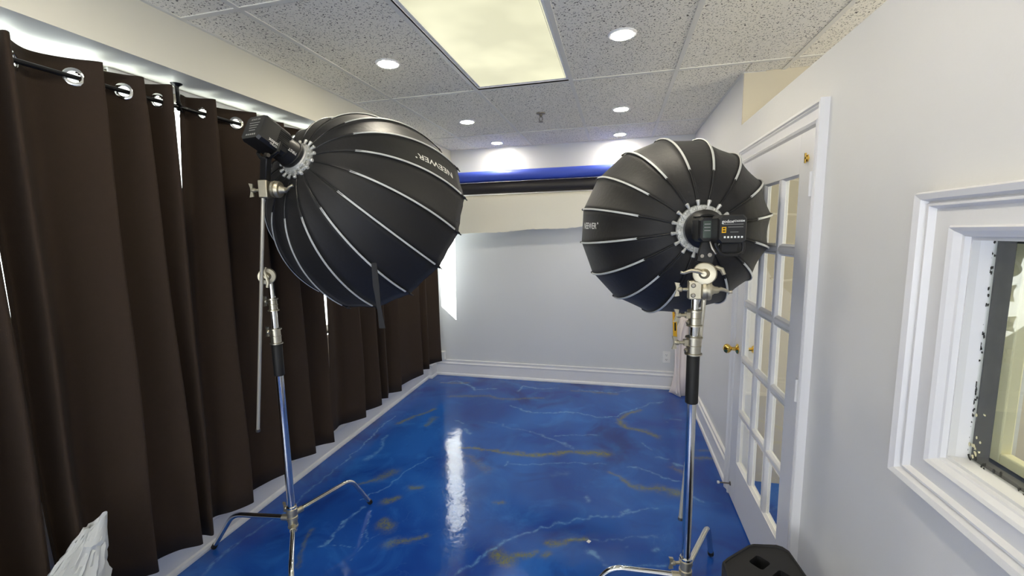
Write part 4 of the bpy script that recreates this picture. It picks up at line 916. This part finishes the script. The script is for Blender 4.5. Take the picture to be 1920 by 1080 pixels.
def flash_right():
    h = Vector(RH); a, s, t = sframe(RA[0], RA[1], 0)
    root = thing('studio_flash', h - a * .14, 'black studio flash head on the right, seen from behind with display and yellow label', 'studio flash')
    G().lathe(h - a * .022, -a, [(0, .058), (0, .074), (.010, .078), (.034, .078), (.040, .072), (.060, .060)], 44).build('front_barrel', 'black', root)
    # control section with the display, set back on the left, and battery block reaching back on the right
    g = G(); c1 = h + s * .000
    loft(g, [octo(c1 - a * .060, s, t, .056, .048, .014), octo(c1 - a * .150, s, t, .056, .048, .012), octo(c1 - a * .160, s, t, .050, .044, .012)])
    body = g.build('body', 'black', root, ang=25)
    c2 = h - a * .150 + s * .038
    g = G(); loft(g, [octo(c2, s, t, .050, .052, .012), octo(c2 - a * .075, s, t, .050, .052, .012), octo(c2 - a * .083, s, t, .045, .047, .012)])
    bat = g.build('battery', 'black', root, ang=25)
    # sloping top plate catching light
    G().prism([h - a * .062 - s * .050 + t * .049, h - a * .062 + s * .045 + t * .049, h - a * .152 + s * .000 + t * .050, h - a * .152 - s * .045 + t * .049], t * .002).build('top_plate', 'blackmet', body, smooth=False)
    cd = h - a * .1605 - s * .026
    G().obox(cd, s, t, a, .0155, .032, .0012).build('display', 'lcd', body, smooth=False)
    g = G()
    for i, tt in enumerate((.020, .008, -.004)): g.obox(cd - a * .0016 + t * tt, s, t, a, .011, .0012, .0004)
    for i in range(3):
        for j in range(4): g.obox(cd + s * (.021 + .007 * i) - a * .0008 + t * (.026 - .015 * j), s, t, a, .0018, .0024, .0004)
    g.build('buttons', 'grayprint', body, smooth=False)
    cb = c2 - a * .0832; g = G()
    text_on(g, 'godox', cb - s * .018 + t * .028, s, t, .016); text_on(g, 'AD600BM', cb + s * .020 + t * .029, s, t, .0095)
    for i in range(6): g.obox(cb + s * (-.026 + .0118 * i) - t * .028, s, t, a, .0032, .0034, .0004)
    g.build('lettering', 'print', bat, smooth=False)
    g = G(); g.obox(cb + t * .018, s, t, a, .036, .0008, .0004).obox(cb + s * .010 + t * .008, s, t, a, .026, .0008, .0004).obox(cb + s * .006 - t * .010, s, t, a, .014, .0008, .0004); g.build('fine_print', 'grayprint', bat, smooth=False)
    yl = G().obox(cb - s * .030 + t * -.002, s, t, a, .0075, .0105, .0006).build('warning_label', 'yellow', bat, smooth=False, label='yellow label')
    G().obox(cb - s * .030 + t * .003 - a * .0008, s, t, a, .0045, .0022, .0003).obox(cb - s * .030 - t * .006 - a * .0008, s, t, a, .0045, .0022, .0003).build('label_mark', 'dark', yl, smooth=False)
    # carrying handle loop below the battery
    ph = [c2 - a * .060 + s * x + t * y for x, y in ((-.050, -.050), (-.046, -.062), (-.030, -.088), (-.015, -.094), (.030, -.092), (.046, -.084), (.050, -.070), (.049, -.050))]
    G().tube(ph, .006, 8).build('handle', 'black', root)
    G().obox(c2 - a * .045 - t * .068 + s * .004, s, t, a, .030, .018, .012).build('handle_pad', 'nylon', root, bevel=.004)
    G().tube([h - a * .150 - s * .010 - t * .044, h - a * .158 - s * .004 - t * .070, h - a * .160 + s * .010 - t * .092], [.006, .007, .006], 8).build('lever', 'steel', root)
    foot = Vector((.330, 1.790, 1.530)); top = h - a * .120 - t * .046
    dr = (foot - top).normalized(); sx = dr.cross(Vector((0, 1, 0))).normalized(); sy = dr.cross(sx)
    G().obox((top + foot) / 2, dr, sx, sy, (foot - top).length / 2 + .004, .030, .016).build('mount_bracket', 'black', root, bevel=.004)
    G().lathe((.318, 1.766, 1.556), (0, -1, 0), [(0, .007), (.006, .007)], 10).build('bolt', 'steel', root)
    G().lathe((.345, 1.768, 1.560), (0, -1, 0), [(0, .008), (.008, .008)], 10).build('bolt', 'steel', root)
flash_right()
# strap belongs to the softbox
STRAP.build('strap', 'nylon', rootL)

# ------------------------------------------------------------------ speaker at the bottom right
def speaker():
    z1 = .50
    top = [(.372, 1.493), (.392, 1.516), (.486, 1.603), (.505, 1.612), (.585, 1.625), (.604, 1.619), (.620, 1.600), (.6335, 1.48), (.630, 1.30), (.560, 1.215), (.44, 1.215), (.372, 1.30)]
    t = thing('loudspeaker', (.50, 1.42, 0), 'black loudspeaker cabinet with moulded handle recess standing below the glazed door', 'speaker')
    cx, cy = .50, 1.42
    # side wall
    n = len(top); g = G(); vs = []
    for z, f in ((0, .97), (.02, 1), (z1 - .02, 1), (z1 - .006, .992), (z1, .975), (z1, .93), (z1 - .004, .925)):
        for x, y in top: vs.append((cx + (x - cx) * f, cy + (y - cy) * f, z))
    fs = [(i * n + k, i * n + (k + 1) % n, (i + 1) * n + (k + 1) % n, (i + 1) * n + k) for i in range(6) for k in range(n)] + [tuple(range(n))]
    g.add(vs, fs)
    # top skin with two recesses, built on a fine grid
    holes = []
    for c, ux, uy in (((.499, 1.519), (.70, .72), (.72, -.70)), ((.552, 1.462), (.70, .72), (.72, -.70))): holes.append((Vector(c), Vector(ux).normalized(), Vector(uy).normalized()))
    poly = [Vector((cx + (x - cx) * .925, cy + (y - cy) * .925)) for x, y in top]
    def inside(p):
        r = False; j = len(poly) - 1
        for i in range(len(poly)):
            if (poly[i].y > p.y) != (poly[j].y > p.y) and p.x < (poly[j].x - poly[i].x) * (p.y - poly[i].y) / (poly[j].y - poly[i].y) + poly[i].x: r = not r
            j = i
        return r
    import bmesh
    bm = bmesh.new(); bv = [bm.verts.new((p.x, p.y, z1 - .004)) for p in poly]; bmf = bm.faces.new(bv)
    me = bpy.data.meshes.new('top'); bm.to_mesh(me); bm.free(); bpy.data.meshes.remove(me)
    o = g.build('cabinet', 'speaker', t, ang=30)
    # top plate: ring of quads around the rounded holes via boolean-free triangulation
    from mathutils.geometry import delaunay_2d_cdt
    pts = [p.copy() for p in poly]; edges = [(i, (i + 1) % len(poly)) for i in range(len(poly))]; faces = [list(range(len(poly)))]; hl = []
    for c, ux, uy in holes:
        st_ = len(pts); m = 0; loop = []
        for (sx, sy) in ((1, 1), (-1, 1), (-1, -1), (1, -1)):
            for k in range(4):
                ang = math.atan2(sy, sx) - PI / 4 + k * PI / 6
                loop.append(c + ux * (sx * .019 + .010 * math.cos(ang)) + uy * (sy * .014 + .010 * math.sin(ang)))
        pts += loop; edges += [(st_ + i, st_ + (i + 1) % len(loop)) for i in range(len(loop))]; hl.append(loop)
    r = delaunay_2d_cdt(pts, edges, [], 0, 1e-6)
    g = G(); vv = r[0]; tri = []
    def inpoly(p, L):
        q = False; j = len(L) - 1
        for i in range(len(L)):
            if (L[i].y > p.y) != (L[j].y > p.y) and p.x < (L[j].x - L[i].x) * (p.y - L[i].y) / (L[j].y - L[i].y) + L[i].x: q = not q
            j = i
        return q
    for f in r[2]:
        c = sum((vv[i] for i in f), Vector((0, 0))) / len(f)
        if inpoly(c, poly) and not any(inpoly(c, L) for L in hl): tri.append(tuple(f))
    g.add([(p.x, p.y, z1 - .004) for p in vv], tri)
    tp = g.build('top_plate', 'speaker', t, smooth=False)
    for L in hl:
        k = len(L); cc = sum(L, Vector((0, 0))) / k; vs = [(p.x, p.y, z1 - .004) for p in L] + [(cc.x + (p.x - cc.x) * .9, cc.y + (p.y - cc.y) * .9, z1 - .055) for p in L]
        G().add(vs, [(i, (i + 1) % k, k + (i + 1) % k, k + i) for i in range(k)] + [tuple(range(k, 2 * k))]).build('handle_recess', 'dark', tp)
speaker()

# ------------------------------------------------------------------ plastic bag at the bottom left
def bag():
    bx, by = -1.775, .70
    t = thing('plastic_bag', (bx, by, 0), 'crumpled white plastic carrier bag with a blue printed part at the bottom left', 'plastic bag')
    rr = np.random.RandomState(5); n = 56; rows = 46; vs = []
    tipx, tipy = -1.778, 1.0
    for j in range(rows + 1):
        f = j / rows; z = .675 * f
        # body narrows to a pulled-up corner
        wx = .095 * (1 - .15 * f) if f < .6 else .095 * (.91 - (f - .6) * 1.9); wy = .165 * (1 - .1 * f) if f < .6 else .165 * (.94 - (f - .6) * 2.0)
        wx = max(wx, .020); wy = max(wy, .024)
        k = max(0, (f - .3) / .7) ** 1.0; cx = bx + (tipx - bx) * k; cy = by + (tipy - by) * k
        for i in range(n):
            th = 2 * PI * i / n
            cr_ = 1 + .05 * math.sin(th * 26 + f * 6) + .10 * math.sin(th * 5 + f * 5 + 1.5 * math.sin(f * 9)) + .06 * math.sin(th * 9 - f * 11) + .035 * math.sin(th * 17 + f * 20) + .02 * rr.randn()
            if f > .9: cr_ = 1 + .35 * math.sin(th * 2 + 1)
            vs.append((cx + wx * cr_ * math.cos(th), cy + wy * cr_ * math.sin(th), z + (.004 * rr.randn() if 0 < j < rows else (.02 * math.sin(th + .6) if j else 0))))
    fs = [(j * n + i, j * n + (i + 1) % n, (j + 1) * n + (i + 1) % n, (j + 1) * n + i) for j in range(rows) for i in range(n)] + [tuple(range(n))]
    g = G().add(vs, fs); o = g.build('bag_film', 'bag', t, ang=28)
    o.data.materials.append(M['bluebag'])
    for p in o.data.polygons:
        c = p.center + Vector((bx, by, 0))
        if c.z < .60 and c.y < .79 + .02 * math.sin(c.z * 40) and c.x < -1.77: p.material_index = 1
bag()

# ------------------------------------------------------------------ paper in the far right corner and the yellow strip tool
t = thing('leaning_paper_roll', (.655, 4.42, 0), 'rolled white paper standing in the far right corner behind the right light stand', 'paper roll')
vs = []; n = 30
for z, f in ((.002, 1.05), (.2, 1.0), (.5, .95), (.86, .9)):
    for k in range(n):
        th = -2.6 + 4.9 * k / (n - 1); r = .052 * f * (1 + .12 * k / n); vs.append((.652 + .01 * z + r * math.cos(th), 4.45 + .03 * z + r * math.sin(th), z))
o = G().add(vs, [(j * n + k, j * n + k + 1, (j + 1) * n + k + 1, (j + 1) * n + k) for j in range(3) for k in range(n - 1)]).build('sheet', 'rollpaper', t, ang=60)
so = o.modifiers.new('thickness', 'SOLIDIFY'); so.thickness = .0015
tp = thing('curled_paper_sheet', (.60, 4.46, 0), 'loose curled white sheet flaring at the floor beside the rolled paper', 'paper')
vs = []; n = 12
for z, x0, x1, y0, y1 in ((.002, .535, .640, 4.475, 4.36), (.06, .560, .628, 4.49, 4.37), (.2, .585, .620, 4.50, 4.39), (.45, .590, .622, 4.505, 4.39), (.64, .580, .63, 4.50, 4.39), (.78, .64, .66, 4.51, 4.395)):
    for k in range(n):
        f = k / (n - 1); vs.append((x0 + (x1 - x0) * f, y0 + (y1 - y0) * f + .012 * math.sin(f * PI * 2), z))
o = G().add(vs, [(j * n + k, j * n + k + 1, (j + 1) * n + k + 1, (j + 1) * n + k) for j in range(5) for k in range(n - 1)]).build('sheet', 'rollpaper', tp, ang=60)
so = o.modifiers.new('thickness', 'SOLIDIFY'); so.thickness = .0012
yt = thing('spirit_level', (.545, 4.36, .60), 'narrow yellow strip tool with red and black marks, against the white paper in the corner', 'tool')
c = Vector((.560, 4.355, .75)); u = Vector((-.05, 0, 1)).normalized(); r_ = Vector((1, 0, .05)).normalized(); yv = Vector((0, 1, 0))
G().obox(c, r_, yv, u, .018, .010, .17).build('bar', 'yellow', yt, bevel=.002)
for k in range(3): G().obox(c + u * (.11 - .035 * k) - yv * .0105 + r_ * .004, r_, yv, u, .006, .001, .009).build('red_mark', 'red', yt, smooth=False)
G().obox(c - u * .03 - yv * .0105 + r_ * .002, r_, yv, u, .007, .001, .04).build('black_mark', 'dark', yt, smooth=False)
G().lathe(c - u * .165 - yv * .009, (0, -1, 0), [(0, .015), (.010, .015), (.012, .010)], 14).build('end_knob', 'rubber', yt)
# keep the tool standing: a thin rod down to the floor hidden behind the stand
G().obox(c - u * .44 + yv * .004, r_, yv, u, .005, .003, .275).build('support_rod', 'rollpaper', yt)

# ------------------------------------------------------------------ small scraps
s1 = G().prism([(-.140, 2.128, .0005), (-.126, 2.120, .0005), (-.116, 2.136, .0005), (-.130, 2.144, .0005)], (0, 0, .003)).build('paper_scrap', 'outlet', smooth=False)
tag(s1, 'tiny white paper scrap lying on the blue floor', 'scrap')
